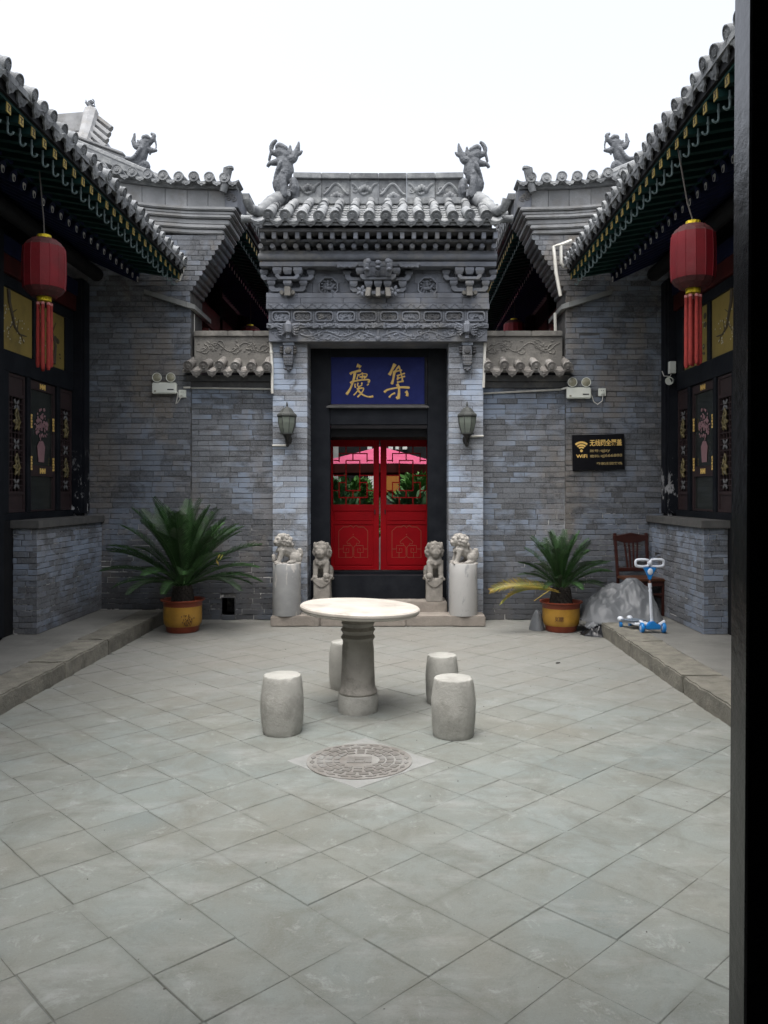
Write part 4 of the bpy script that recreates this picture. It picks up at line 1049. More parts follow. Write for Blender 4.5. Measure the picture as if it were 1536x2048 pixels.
def ridge_dragon(name_loc, s=1, scale=1.0, label='', proto=D1, rot=0):
    mb = MB(); mb.f = list(proto.f); mb.m = list(proto.m)
    Rm = Matrix.Rotation(rot, 3, 'Y')
    mb.v = [Rm@Vector(p*scale) for p in proto.v]
    if s < 0: mb.v = [Vector((-p.x, p.y, p.z)) for p in mb.v]; mb.f = [f[::-1] for f in mb.f]
    mb.v = [p+Vector(name_loc) for p in mb.v]
    o = mb.build('ridge_dragon', M['dragon'], loc=name_loc, smooth=True, fixn=False, sharp=75); tag(o, label, 'roof ornament', 'dragon ornaments on the roofs'); return o
dz = UZ(398, 10.45)
ridge_dragon((UX(568, 10.45), 10.47, dz), 1, 1.0, 'clay dragon at the left end of the gate roof ridge, facing left')
ridge_dragon((2*XC-UX(568, 10.45), 10.47, dz), -1, .97, 'clay dragon at the right end of the gate roof ridge, facing right')

# ---------------------------------------------------------------- side houses and wings
MSH = 0.0
def fx(x): return 2*XC-x+MSH if MIR else x
SP = .192
def eave(root, xe, zt, Y0, Y1, fine, back=2.6):
    """deep eave along y on the left side: flying rafters, round rafters, boards, tiles; xe its tip, zt the tip's height"""
    T = lambda t: xe-t
    bd = MB()
    bd.hexa([(T(1.0),Y0,zt+.20),(T(-.01),Y0,zt+.034),(T(-.01),Y1,zt+.034),(T(1.0),Y1,zt+.20),(T(1.0),Y0,zt+.22),(T(-.01),Y0,zt+.054),(T(-.01),Y1,zt+.054),(T(1.0),Y1,zt+.22)])
    bd.hexa([(T(1.75),Y0,zt+.62),(T(.52),Y0,zt+.05),(T(.52),Y1,zt+.05),(T(1.75),Y1,zt+.62),(T(1.75),Y0,zt+.64),(T(.52),Y0,zt+.07),(T(.52),Y1,zt+.07),(T(1.75),Y1,zt+.64)])
    bd.build('eave_boarding', M['green'], root)
    MB().box(T(.02), T(-.035), Y0, Y1, zt+.057, zt+.135).build('fascia_board', M['wood_dk'], root)
    MB().box(T(.53), T(.50), Y0, Y1, zt+.06, zt+.085).build('inner_fascia', M['bluep'], root)
    rf = MB(); rz = zt+.13
    rf.hexa([(T(-.08),Y0,rz),(T(back),Y0,rz+back*.42),(T(back),Y1,rz+back*.42),(T(-.08),Y1,rz),(T(-.08),Y0,rz+.05),(T(back),Y0,rz+back*.42+.12),(T(back),Y1,rz+back*.42+.12),(T(-.08),Y1,rz+.05)])
    rf = rf.build('roof', M['tile'], root)
    fr = MB(); fr.bar((0,0,0), (-.80,0,.135), .062, .062)
    rr_ = MB(); rr_.tube([(0,0,0), (-1.25,0,.57)], .056, 10)
    ey = MB()
    a = [(.027*cos(2*pi*i/12), .040*sin(2*pi*i/12)-.002) for i in range(12)]
    n = 0; y = Y1-.09; jn = {}
    def J(k): return jn.setdefault(k, MB())
    while y > (max(Y0, 4.5) if fine else Y0)+.05:
        spec = {'flying_rafter': (fr, 'green', Vector((xe, y, zt))), 'round_rafter': (rr_, 'bluep', Vector((T(.53), y+.03, zt-.012)))}
        if fine:
            o = MB(); o.v = [v+spec['flying_rafter'][2] for v in fr.v]; o.f = fr.f; o.m = fr.m; o = o.build('flying_rafter', M['green'], root)
            pl = MB(); p = Vector((xe, y, zt)); pl.prism([(y-.031, zt-.036), (y+.031, zt-.036), (y+.031, zt+.034), (y-.031, zt+.034)], xe+.0005, xe+.007, 'yz')
            pl = pl.build('rafter_end', M['yellowp'], o)
            zz = MB()
            for (a0, b0, a1, b1) in ((-.018,.018,.018,.018),(.018,.018,-.012,-.006),(-.016,-.018,.018,-.018),(0,.018,0,-.018)):
                zz.bar((xe+.0075, y+a0, zt+b0), (xe+.0075, y+a1, zt+b1), .005, .005)
            zz.build('emblem', M['ink'], o)
            hk = MB(); hx, hz = xe-.075, zt-.03; yh = y-.045
            hk.tube([(hx, yh, hz+.04), (hx, yh, hz-.03), (hx, yh, hz-.068), (hx+.006, yh, hz-.085), (hx+.022, yh, hz-.093), (hx+.038, yh, hz-.085), (hx+.043, yh, hz-.07)], .0085, 7)
            hk.lathe([(.013,-.008),(.013,.008)], 8, (hx, yh, hz-.012))
            hk.build('hook', M['hook'], o, smooth=True)
            q = spec['round_rafter'][2]; o = MB(); o.v = [v+q for v in rr_.v]; o.f = rr_.f; o.m = rr_.m; o = o.build('round_rafter', M['bluep'], root, smooth=True)
            e = MB(); e.prism([(q.y+u, q.z-.01+v) for u, v in a], q.x+.001, q.x+.006, 'yz'); e.cm = 1
            e.prism([(q.y+u*.42, q.z-.026+v*.5) for u, v in a], q.x+.006, q.x+.008, 'yz'); e.build('painted_eye', [M['white'], M['bluep']], o)
            inst('round_tile', cap_mesh(.058, .30, 'tile'), rf, P3((xe+.09+R.gauss(0,.008), y+R.gauss(0,.006), zt+.19+R.uniform(-.010,.010))), (radians(20), 0, radians(90 if not MIR else -90)+R.gauss(0,.07)))
            inst('drip_tile', drip_mesh(.165, .11, .30, 'tile'), rf, P3((xe+.08+R.gauss(0,.008), y-SP/2, zt+.165+R.uniform(-.012,.008))), (radians(20), 0, radians(90 if not MIR else -90)+R.gauss(0,.05)))
            tr = MB(); tr.tube([(T(.19), y, zt+.28), (T(back), y, rz+back*.42+.17)], .058, 8); tr.build('tile_row', M['tile'], rf, smooth=True)
        else:
            m = J('flying_rafter'); i0 = len(m.v); m.add(fr.v, fr.f); m.xform(Matrix.Translation((xe, y, zt)), i0)
            m = J('rafter_end'); m.box(xe+.001, xe+.006, y-.03, y+.03, zt-.034, zt+.034)
            m = J('round_rafter'); i0 = len(m.v); m.add(rr_.v, rr_.f); m.xform(Matrix.Translation((T(.53), y+.03, zt)), i0)
            m = J('painted_eye'); m.prism([(y+.03+u, zt-.01+v) for u, v in a], T(.53)+.001, T(.53)+.006, 'yz')
            m = J('hook'); m.tube([(xe-.1, y-.05, zt-.02), (xe-.1, y-.05, zt-.09), (xe-.07, y-.05, zt-.11)], .008, 5)
            m = J('round_tile'); m.tube([(xe+.13, y, zt+.235), (T(back), y, rz+back*.42+.17)], .062, 8)
            m = J('drip_tile'); m.prism([(y-SP/2-.08, zt+.20), (y-SP/2, zt+.08), (y-SP/2+.08, zt+.20)], xe+.11, xe+.12, 'yz')
        y -= SP; n += 1
    for k_, m in jn.items():
        o = m.build(k_, M[{'flying_rafter': 'green', 'rafter_end': 'yellowp', 'round_rafter': 'bluep', 'painted_eye': 'white', 'hook': 'hook', 'round_tile': 'tile', 'drip_tile': 'tile'}[k_]], root)
        o['kind'] = 'stuff'

def side_house(side):
    xf, xs = -4.10, -3.82
    lab = {'L': 'dark wooden house front with green eave and lattice window, left of the courtyard', 'R': 'dark wooden house front with green eave and lattice window, right of the courtyard'}[side]
    root = thing('side_house', lab, 'house', (xf, 8.5, .15), 'houses along the courtyard')
    ZT = 4.385
    eave(root, -2.78, ZT, 1.9, 10.2, True)
    # eave rows nearer than the frame are left out below by Y0 of the roof sheet only
    def b(nm, x0, x1, y0, y1, z0, z1, mat='wood_dk', bev=.004, par=None): return MB().box(x0, x1, y0, y1, z0, z1).build(nm, M[mat], par or root, bevel=bev)
    b('wall_panel', xf-.06, xf+.018, 8.18, 10.2, .15, 1.356)
    b('rear_wall', xf-.35, xf-.30, 1.9, 10.2, 0, 5.0)
    b('room_wall', xf-2.2, xf-2.1, 1.9, 10.25, 0, 5.0, 'wood_dk'); b('room_ceiling', xf-2.1, xf-.36, 1.9, 10.25, 4.3, 4.4)
    # sill wall of brick
    yn, yf_, zb, zt = 8.46, YG, .15, 1.27
    sw = MB().box(xf+.02, xs-.008, yn+.008, yf_, zb, zt).build('sill_wall', M['mortar'], root)
    rows = brick_rows(yn, yf_, zb, zt, .0635, .235, 71)
    lay(sw, rows, 0, 'brick_sill', lambda q, z: Vector((xs, q, z)), pi/2)
    rows = brick_rows(xf+.02, xs, zb, zt, .0635, .17, 77)
    lay(sw, rows, 0, 'brick_sill', lambda q, z: Vector((q, yn, z)), 0)
    b('window_sill', xf-.02, xs+.04, yn-.05, yf_-.002, zt+.001, zt+.085, 'ledge', .006)
    # posts
    b('post', xf-.10, xf+.14, 10.06, 10.28, zt+.087, 4.35, 'black_peel', .03)
    b('post', xf-.10, xf+.08, 7.96, 8.18, .15, 4.35, 'black', .03)
    b('post', xf-.10, xf+.08, 4.9, 5.12, .15, 4.35, 'black', .03)
    z0 = zt+.087
    # window frame
    fw = MB(); xw = xf+.02
    for (ya, yb, za, zb_) in ((8.20, 10.05, z0, z0+.075), (8.20, 10.05, 2.92, 3.14), (8.20, 10.05, 3.80, 3.92), (8.20, 8.38, z0+.077, 2.918), (8.80, 8.88, z0+.077, 2.918), (9.58, 9.66, z0+.077, 2.918),
                            (8.18, 8.235, 3.142, 3.798), (8.96, 9.05, 3.142, 3.798), (9.82, 10.05, 3.142, 3.798)): fw.box(xf-.06, xw, ya, yb, za, zb_)
    win = fw.build('window_frame', M['black'], root, bevel=.004)
    b('painted_beam', xf-.08, xf+.05, 1.9, 10.06, 3.93, 4.12, 'red_dk'); b('painted_beam', xf-.08, xf+.07, 1.9, 10.06, 4.125, 4.30, 'bluep')
    mb = MB(); mb.tube([(xf+.25, 1.9, 4.43), (xf+.25, 10.2, 4.43)], .09, 10); mb.build('purlin', M['wood_dk'], root, smooth=True)
    sb = MB()
    for yy in (8.07, 10.15): sb.tube(spiral((0, 0, 0), .16, .03, 1.3, 0), .02, 6, ) if False else None
    # scroll bracket board beside the far post
    sb = MB(); P = [(xf+.2+t[0], 10.1, 3.93+t[2]) for t in spiral((.28, 0, .18), .16, .03, 1.5, pi)]
    pass
    # lattice panels
    def lattice(ya, yb, seed):
        za, zt_ = z0+.08, 2.915
        f = MB(); xx0, xx1 = xf-.035, xf-.002
        for (y0, y1, q0, q1) in ((ya, ya+.035, za, zt_), (yb-.035, yb, za, zt_), (ya+.036, yb-.036, za, za+.03), (ya+.036, yb-.036, zt_-.03, zt_), (ya+.036, yb-.036, za+.19, za+.225), (ya+.036, yb-.036, zt_-.24, zt_-.205)): f.box(xx0, xx1, y0, y1, q0, q1)
        p = f.build('lattice_window', M['lattice'], root)
        MB().box(xx0+.005, xx1-.012, ya+.03, yb-.03, za+.028, za+.192).build('lower_board', M['lattice'], p); MB().box(xx0+.005, xx1-.012, ya+.03, yb-.03, zt_-.207, zt_-.028).build('upper_board', M['lattice'], p)
        g = MB(); q0, q1 = za+.225, zt_-.24; L = yb-ya-.07
        for i in range(1, 4): yy = ya+.035+L*i/4; g.box(xx0+.008, xx1-.010, yy-.006, yy+.006, q0, q1)
        for i in range(1, 16): zz = q0+(q1-q0)*i/16; g.box(xx0+.0085, xx1-.0105, ya+.036, yb-.036, zz-.006, zz+.006)
        for i in range(5):
            zz = q0+(q1-q0)*(i+.5)/5; yc = (ya+yb)/2
            g.bar((xx0+.012, yc-.13, zz-.09), (xx0+.012, yc, zz+.03), .01, .012); g.bar((xx0+.012, yc+.13, zz-.09), (xx0+.012, yc, zz+.03), .01, .012)
        g.build('lattice_grid', M['lattice'], p)
        for f_ in (.26, .74):
            d = MB(); c = (xx1+.002, (ya+yb)/2, q0+(q1-q0)*f_)
            for i in range(6):
                a = i*pi/3; d.tube([(c[0], c[1]+.075*cos(a), c[2]+.10*sin(a)), (c[0]+.01, c[1]+.035*cos(a+.5), c[2]+.05*sin(a+.5)), (c[0], c[1]+.075*cos(a+1.05), c[2]+.10*sin(a+1.05))], .010, 5)
            d.ell(c, (.012,.03,.035), n=7, m=5); d.tube([(c[0], c[1]-.03, c[2]+.09), (c[0], c[1], c[2]+.14), (c[0], c[1]+.03, c[2]+.09)], .01, 5)
            d.build('gilt_medallion', M['giltdull'], p, smooth=True)
        for f_ in (.08, .5, .92):
            w_ = MB(); c = (xx1+.0, (ya+yb)/2, q0+(q1-q0)*f_)
            for i in range(4): w_.ell((c[0], c[1]+.045*cos(i*pi/2+.8), c[2]+.04*sin(i*pi/2+.8)), (.008,.035,.018), (i*pi/2+.8, 'X'), 7, 4)
            w_.build('rosette', M['rosette'], p, smooth=True)
    lattice(8.40, 8.785, 1); lattice(9.675, 10.04, 2)
    # middle casement with glass, gilt corner irons and a paper cut
    ya, yb = 8.895, 9.565; f = MB(); xx0, xx1 = xf-.045, xf-.008; za, zt_ = z0+.08, 2.915; zm = za+.40
    for (y0, y1, q0, q1) in ((ya, ya+.05, za, zt_), (yb-.05, yb, za, zt_), (ya+.051, yb-.051, zt_-.10, zt_), (ya+.051, yb-.051, zm, zm+.12), (ya+.051, yb-.051, za, za+.02)): f.box(xx0, xx1, y0, y1, q0, q1)
    cs = f.build('casement', M['lattice'], root)
    MB().box(xx0+.012, xx0+.016, ya+.05, yb-.05, zm+.12, zt_-.10).build('pane', M['winglass'], cs); MB().box(xx0+.012, xx0+.016, ya+.05, yb-.05, za+.02, zm).build('pane', M['winglass'], cs)
    g = MB()
    for (yy, zz, vert) in ((ya+.05, 2.45, 1), (yb-.05, 2.45, 1), (ya+.05, 1.98, 1), (yb-.05, 1.98, 1), ((ya+yb)/2, zt_-.05, 0), ((ya+yb)/2, zm+.06, 0)):
        for i in range(-2, 3):
            if vert: g.cbox((xx1+.003, yy, zz+i*.032), .006, .03 if i % 2 else .045, .026)
            else: g.cbox((xx1+.003, yy+i*.028, zz), .006, .024, .03 if i % 2 else .06)
    g.build('gilt_iron', M['gold'], cs)
    pc = MB(); xx = xx0+.0225; yc = (ya+yb)/2; zc_ = 2.30; rr = random.Random(9)
    for i in range(60):
        a = rr.uniform(0, 6.28); r = rr.uniform(.0, 1)**.55; cc = (xx, yc+.17*r*cos(a), zc_+.13+.21*r*sin(a)); pc.ell(cc, (.002, rr.uniform(.010,.034), rr.uniform(.010,.03)), (rr.uniform(0,3), 'X'), 6, 4)
    pc.prism([(yc-.07, zc_-.30), (yc+.07, zc_-.30), (yc+.10, zc_-.12), (yc+.05, zc_-.06), (yc-.05, zc_-.06), (yc-.10, zc_-.12)], xx, xx+.002, 'yz')
    pc.build('paper_cut', M['pinkpaper'], cs)
    # painted panels
    for k_, (ya, yb) in enumerate(((8.24, 8.955), (9.055, 9.815))):
        p = b('painted_panel', xf-.03, xf-.004, ya, yb, 3.145, 3.795, 'painting', 0)
        br = MB(); rr = random.Random(31+k_); xx = xf-.002
        if k_ == 0:
            path = [(ya+.16, 3.79), (ya+.18, 3.66), (ya+.24, 3.55), (ya+.30, 3.42), (ya+.42, 3.36), (ya+.58, 3.37)]
            br.tube([(xx, a, c) for a, c in path], [.028,.024,.02,.016,.012,.006], 6)
            for (a, c, d, e) in ((.24,3.55,.36,3.62),(.28,3.46,.16,3.34),(.36,3.38,.40,3.52),(.45,3.36,.52,3.28)): br.tube([(xx, ya+a, c), (xx, ya+d, e)], [.008,.003], 5)
        else:
            for i in range(16):
                a, c = rr.uniform(.1,.66), rr.uniform(.08,.55); br.ell((xx, ya+a, 3.145+c), (.002, rr.uniform(.02,.06), rr.uniform(.01,.04)), n=7, m=4)
            br.tube([(xx, ya+.45, 3.18), (xx, ya+.5, 3.4), (xx, ya+.42, 3.55), (xx, ya+.52, 3.68)], [.03,.022,.012,.005], 6)
        br.build('painted_branch', M['ink'], p)
        bl = MB()
        for i in range(44 if k_ == 0 else 10):
            cl = rr.choice(((.32,.30),(.18,.22),(.50,.34),(.45,.15),(.12,.42))); bl.ell((xx+.001, ya+cl[0]+rr.gauss(0,.045), 3.145+cl[1]+rr.gauss(0,.04)), (.002,.009,.009), n=6, m=4)
        bl.build('painted_blossom', M['blossom'], p)
    # door bay nearer to the camera
    for i in range(4):
        y0 = 5.14+i*.705; d = b('door_leaf', xf-.06, xf-.01, y0, y0+.70, .2, 3.9, 'black'); b('door_panel', xf-.012, xf-.002, y0+.1, y0+.6, .4, 1.2, 'lattice', par=d)
    b('door_sill', xf-.1, xf+.05, 4.9, 8.18, .15, .28, 'black')
    return root
M['bluescroll'] = pbr('dim blue scroll', (.02,.03,.045), None, 8, .6)
M['giltdull'] = pbr('dull gilt', (.24,.19,.08), (.12,.10,.05), 14, .5, dirt=(.05,.05,.04), dscale=20)
M['rosette'] = pbr('grey carved rosette', (.17,.17,.17), (.10,.10,.10), 14, .7)
M['winglass'] = pbr('dim window glass', (.018,.022,.02), (.03,.034,.03), 3, .12, spec=.5)
for MIR, MSH in ((False, 0.0), (True, -.07)): side_house('R' if MIR else 'L')
MIR = False; MSH = 0.0

def wing(side):
    lab = {'L': 'inner wing with long dark eave seen between left gable and gate', 'R': 'inner wing with long dark eave seen between gate and right gable'}[side]
    root = thing('inner_wing', lab, 'house', (-3.4, 14, .4), 'wings of the inner courtyard')
    eave(root, -2.12, 5.22, 10.94, 19.5, False, 3.6)
    MB().box(-3.6, -3.5, 10.94, 19.5, 0, 5.6).build('wall', M['wood_dk'], root)
    for y in (12.2, 14.8, 17.4): MB().box(-3.5, -3.3, y, y+.2, 0, 5.5).build('post', M['wood_dk'], root)
    MB().box(-3.45, -3.3, 10.94, 19.5, 4.55, 4.9).build('beam', M['red_dk'], root)
    MB().box(-3.1, -2.6, 10.95, 11.3, 3.4, 3.9).build('side_beam', M['red_dk'], root)
for MIR in (False, True): wing('R' if MIR else 'L')
MIR = False

# sloping ridges with dragons behind the gables
D2 = dragon_mesh([(-30,10,14),(-13,11,15),(0,24,13.5),(6,39,11.5),(11,52,11.5)],
    [[(4,55,9),(12,56,11),(22,60,7),(28,66,5),(30,73,4.5),(25,76,3.5)], [(31,64,3),(34,56,2),(34.5,46,1.6)], [(14,43,8.5),(24,40,6),(34,40,3.5)], [(21,36,4),(21,31,2)], [(8,66,5,.03),(15,68,5.5,.03),(20,65,4,.03)], [(8,66,5,-.03),(15,68,5.5,-.03),(20,65,4,-.03)],
     [(2,46,8),(-10,49,7),(-15,59,5),(-14,68,3.6),(-13,76,2.4)], [(-14,58,3.5),(-20,60,1.8)], [(-4,56,3),(-6,62,1.8)], [(0,4,12),(10,8,10),(14,4,8)], [(-28,-2,13),(-10,-2,13),(8,-6,10)],
     [(-26,16,5,-.09),(-12,16,5,-.1),(-2,28,4,-.1),(3,40,4,-.08)]])
def verge_dragon(side):
    Y = 11.6
    root = thing('roof_ridge', {'L': 'pale sloping ridge behind the left dragon ornament', 'R': 'pale sloping ridge behind the right dragon ornament'}[side], 'roof ridge', U(200, 320, Y), 'ridges behind the gables')
    a, b = U(120, 275, Y), U(250, 322, Y)
    for (o0, o1, y0, y1) in ((-.16, -.04, -.08, .08), (-.04, .06, -.05, .05), (.062, .10, -.08, .08), (-.5, -.162, -.05, .05)):
        MB().hexa([(a.x,Y+y0,a.z+o0),(b.x,Y+y0,b.z+o0),(b.x,Y+y1,b.z+o0),(a.x,Y+y1,a.z+o0),(a.x,Y+y0,a.z+o1),(b.x,Y+y0,b.z+o1),(b.x,Y+y1,b.z+o1),(a.x,Y+y1,a.z+o1)]).build('ridge_course', M['gable'], root, bevel=.01)
    p = U(281, 330, Y); s = -1 if MIR else 1
    ridge_dragon((p.x, p.y, p.z-.05) if not MIR else (p.x, p.y, p.z-.05), 1, 1.0, {'L': 'clay dragon with open jaws above the left gable', 'R': 'clay dragon with open jaws above the right gable'}[side], D2)
for MIR in (False, True): verge_dragon('R' if MIR else 'L')
MIR = False
# far roof at the upper left
def far_roof():
    Y = 22.0; c = U(150, 290, Y)
    root = thing('distant_roof', 'pale distant tiled roof with small dragon, upper left', 'roof', (c.x, Y, 0))
    a, b = U(60, 236, Y), U(184, 226, Y)
    MB().hexa([(a.x,Y-.1,a.z-.5),(b.x,Y-.1,b.z-.5),(b.x,Y+.1,b.z-.5),(a.x,Y+.1,a.z-.5),(a.x,Y-.1,a.z),(b.x,Y-.1,b.z),(b.x,Y+.1,b.z),(a.x,Y+.1,a.z)]).build('ridge', M['gable'], root)
    e0, e1 = U(60, 330, Y-2.6), U(150, 330, Y-2.6)
    m = MB(); m.hexa([(e0.x,Y-2.6,e0.z-.4),(e1.x+.4,Y-2.6,e1.z-.4),(b.x,Y,b.z-.6),(a.x,Y,a.z-.6),(e0.x,Y-2.6,e0.z-.3),(e1.x+.4,Y-2.6,e1.z-.3),(b.x,Y,b.z-.45),(a.x,Y,a.z-.45)]); m.build('tiled_slope', M['gable'], root)
    m = MB(); p0 = U(182, 226, Y-.1); p1 = U(158, 300, Y-2.2); m.tube([p0, (p0+p1)/2-Vector((0,0,.1)), p1], [.20,.17,.17], 8); m.build('hip_ridge', M['gable'], root, smooth=True)
    for i in range(7):
        t = i/6; q0 = p0*(1-t)+p1*t; m = MB(); m.tube([q0+Vector((.1,0,-.1)), q0+Vector((.55-.1*t,.0,-.45))], .10, 7); m.build('verge_tile', M['gable'], root, smooth=True)
    m = MB(); q = U(203, 285, Y-1); m.hexa([(p0.x+.1,Y-.2,p0.z-1.3),(q.x,Y-.9,q.z-.6),(q.x,Y+.6,q.z-.6),(p0.x,Y+.6,p0.z-1.3),(p0.x+.1,Y-.2,p0.z-.3),(q.x,Y-.9,q.z+.1),(q.x,Y+.6,q.z+.1),(p0.x,Y+.6,p0.z-.3)]); m.build('gable_end', M['carve'], root)
    MB().box(a.x-.5, b.x+.3, Y-1.5, Y+1.5, 0, e0.z-.5).build('wall', M['carve_dk'], root)
    ridge_dragon((b.x-.05, Y, b.z-.1), -1, .62, 'tiny dragon on the distant roof at the upper left', D1)
far_roof()

# ---------------------------------------------------------------- inner courtyard seen through the door
tag(MB().box(-3.5, 3.0, 12.41, 21, 0, .4).build('inner_courtyard_floor', M['concrete'], loc=(XC, 16, 0)), kind='structure')
YI = 19.6
hall = thing('rear_hall', 'dark hall with white lattice window beyond the red door', 'hall', (XC, YI, .4))
MB().box(-4, 3.6, YI, YI+.3, .4, 6).build('wall', M['wood_dk'], hall)
b_ = MB().box(UX(738,YI), UX(750,YI), YI-.02, YI-.005, UZ(976,YI), UZ(936,YI)).build('window', M['wood_dk'], hall)
g = MB()
for i in range(4): g.box(UX(738+i*4,YI)-.018, UX(738+i*4,YI)+.018, YI-.05, YI-.022, UZ(976,YI), UZ(936,YI))
for i in range(7): z = UZ(937+i*6.4, YI); g.box(UX(737.6,YI), UX(750.4,YI), YI-.048, YI-.021, z-.022, z+.022)
g.build('lattice', M['white'], b_)
MB().box(UX(772,YI), UX(799,YI), YI-.06, YI-.01, UZ(990,YI), UZ(938,YI)).build('board', M['board'], hall)
MB().box(UX(666,YI), UX(677,YI), YI-.06, YI-.01, UZ(1000,YI), UZ(893,YI)).build('pale_post', M['stone_col'], hall)
for i in range(6):
    x = 735+i*14; MB().box(UX(x,YI), UX(x+9,YI), YI-.05, YI-.01, UZ(899,YI), UZ(892,YI)).build('paper_pane', M['white'], hall)
# parasol
YU = 15.5
par = thing('parasol', 'pink parasol standing in the inner courtyard', 'parasol', (UX(760, YU), YU, .4))
m = MB(); ap = U(762, 893, YU); n = 8; Rr = 1.45; zed = UZ(932, YU)
ring = [(ap.x+Rr*cos(2*pi*i/n+.2), YU+Rr*sin(2*pi*i/n+.2), zed) for i in range(n)]
vs = [tuple(ap)]+ring+[(x, y, z-.10) for x, y, z in ring]
m.add(vs, [(0, 1+i, 1+(i+1) % n) for i in range(n)]); m.build('canopy', M['parasol'], par, fixn=False)
m = MB(); m.add([v for v in ring]+[(x, y, z-.16) for x, y, z in ring], [(i, i+n, (i+1) % n+n, (i+1) % n) for i in range(n)]); m.build('valance', M['red_dk'], par, fixn=False)
MB().tube([(ap.x, YU, .4), (ap.x, YU, ap.z-.02)], .03, 8).build('pole', M['wood_dk'], par)
def shrub(c, rad, h, label, mat, n, seed, size=.10, name='shrub'):
    rr = random.Random(seed); t = thing(name, label, 'shrub', c, 'shrubs in the inner courtyard'); lf = MB()
    for i in range(n):
        a = rr.uniform(0, 2*pi); r = rad*sqrt(rr.random()); z = h*(.25+.75*rr.random()**.7); r *= (1.15-.6*(z/h)**2)
        p = Vector((c[0]+r*cos(a), c[1]+r*sin(a), c[2]+z)); d = Vector((cos(a)*.7+rr.gauss(0,.4), sin(a)*.7+rr.gauss(0,.4), .7+rr.gauss(0,.3))).normalized()
        u = d.cross(Vector((rr.gauss(0,1), rr.gauss(0,1), rr.gauss(0,1)))).normalized(); L = size*rr.uniform(.7,1.3); w_ = L*.2
        lf.add([p, p+d*L*.45+u*w_, p+d*L, p+d*L*.45-u*w_], [(0,1,2,3)])
    lf.build('foliage', M[mat], t, fixn=False)
    st_ = MB()
    for i in range(5): a = i*1.3; st_.tube([(c[0]+.05*cos(a), c[1]+.05*sin(a), c[2]), (c[0]+rad*.5*cos(a), c[1]+rad*.5*sin(a), c[2]+h*.7)], [.02,.008], 5)
    st_.build('stem', M['trunk'], t); return t
shrub((UX(705,13.6), 13.6, .4), .48, 1.42, 'leafy shrub behind the left door leaf', 'leaf', 1500, 1, .13)
shrub((UX(668,13.2), 13.2, .4), .26, 1.40, 'grassy shrub at the left edge of the door glass', 'leaf2', 500, 2, .17)
shrub((UX(838,13.8), 13.8, .4), .42, 1.50, 'pale shrub behind the right door leaf', 'leaf', 1200, 3, .14)
shrub((UX(826,12.9), 12.9, .4), .34, 1.12, 'broad leaved plant low behind the right door leaf', 'leaf2', 330, 4, .26)
shrub((UX(692,12.9), 12.9, .4), .34, 1.08, 'broad leaved plant low behind the left door leaf', 'leaf2', 260, 5, .24)
pt = thing('planter', 'stone planter of yellow flowers beyond the door', 'planter', (UX(782,14.6), 14.6, .4))
MB().box(UX(752,14.6), UX(822,14.6), 14.4, 14.9, .4, UZ(994,14.6)).build('trough', M['stone_col'], pt)
fl = MB(); rr = random.Random(8)
for i in range(160): fl.ell((UX(rr.uniform(744,812),14.6), 14.6+rr.uniform(-.2,.2), UZ(rr.uniform(983,994),14.6)), rr.uniform(.008,.022), n=5, m=4)
fl.build('flower', M['flower'], pt)
lf = MB()
for i in range(200):
    p = Vector((UX(rr.uniform(744,812),14.6), 14.6+rr.uniform(-.2,.2), UZ(rr.uniform(986,997),14.6))); d = Vector((rr.gauss(0,.5), rr.gauss(0,.5), .6)).normalized()*.07; u = Vector((.012,0,.004)); lf.add([p-u, p+u, p+d], [(0,1,2)])
lf.build('foliage', M['leaf'], pt, fixn=False)

# ---------------------------------------------------------------- entrance hall round the camera; unseen shell added to keep the post dark
eh = thing('entrance_hall', 'dark entrance hall doorway with worn black post at the right edge', 'hall', (.7, 1.5, 0))
def eb(nm, x0, x1, y0, y1, z0, z1, mat='wood_dk', bev=.003): return MB().box(x0, x1, y0, y1, z0, z1).build(nm, M[mat], eh, bevel=bev)
lean = .0
pm = MB().hexa([(.645,1.5,.0),(.86,1.5,.0),(.86,1.575,.0),(.645,1.575,.0),(.662,1.5,2.78),(.88,1.5,2.78),(.88,1.575,2.78),(.662,1.575,2.78)]); pm.build('door_post', M['post'], eh, bevel=.004)
eb('door_post', -1.5, -1.3, 1.5, 1.575, 0, 2.78, 'post')
eb('lintel', -1.5, .9, 1.49, 1.585, 2.79, 3.1, 'post')
eb('front_wall', .9, 4.0, 1.5, 1.6, 0, 3.5); eb('front_wall', -4.6, -1.51, 1.5, 1.6, 0, 3.5); eb('front_wall', -1.505, .895, 1.5, 1.6, 3.105, 3.5)
eb('side_wall', 4.0, 4.1, -4, 1.6, 0, 3.5); eb('side_wall', -4.7, -4.6, -4, 1.6, 0, 3.5); eb('back_wall', -4.6, 4.0, -4.1, -4, 0, 3.5)
eb('floor', -4.6, 4.0, -4, 1.59, -.02, .0, 'concrete')
eb('roof', -4.9, 4.3, -4.6, 1.62, 3.505, 3.7, 'tile')  # out of view; low and without overhang to let light onto the paving
lf_ = MB().box(.80, .845, .62, 1.49, .05, 2.75).build('door_leaf', M['black'], eh, bevel=.004)

M['grit'] = pbr('dark grit', (.06,.058,.05), (.13,.125,.11), 60, .95)
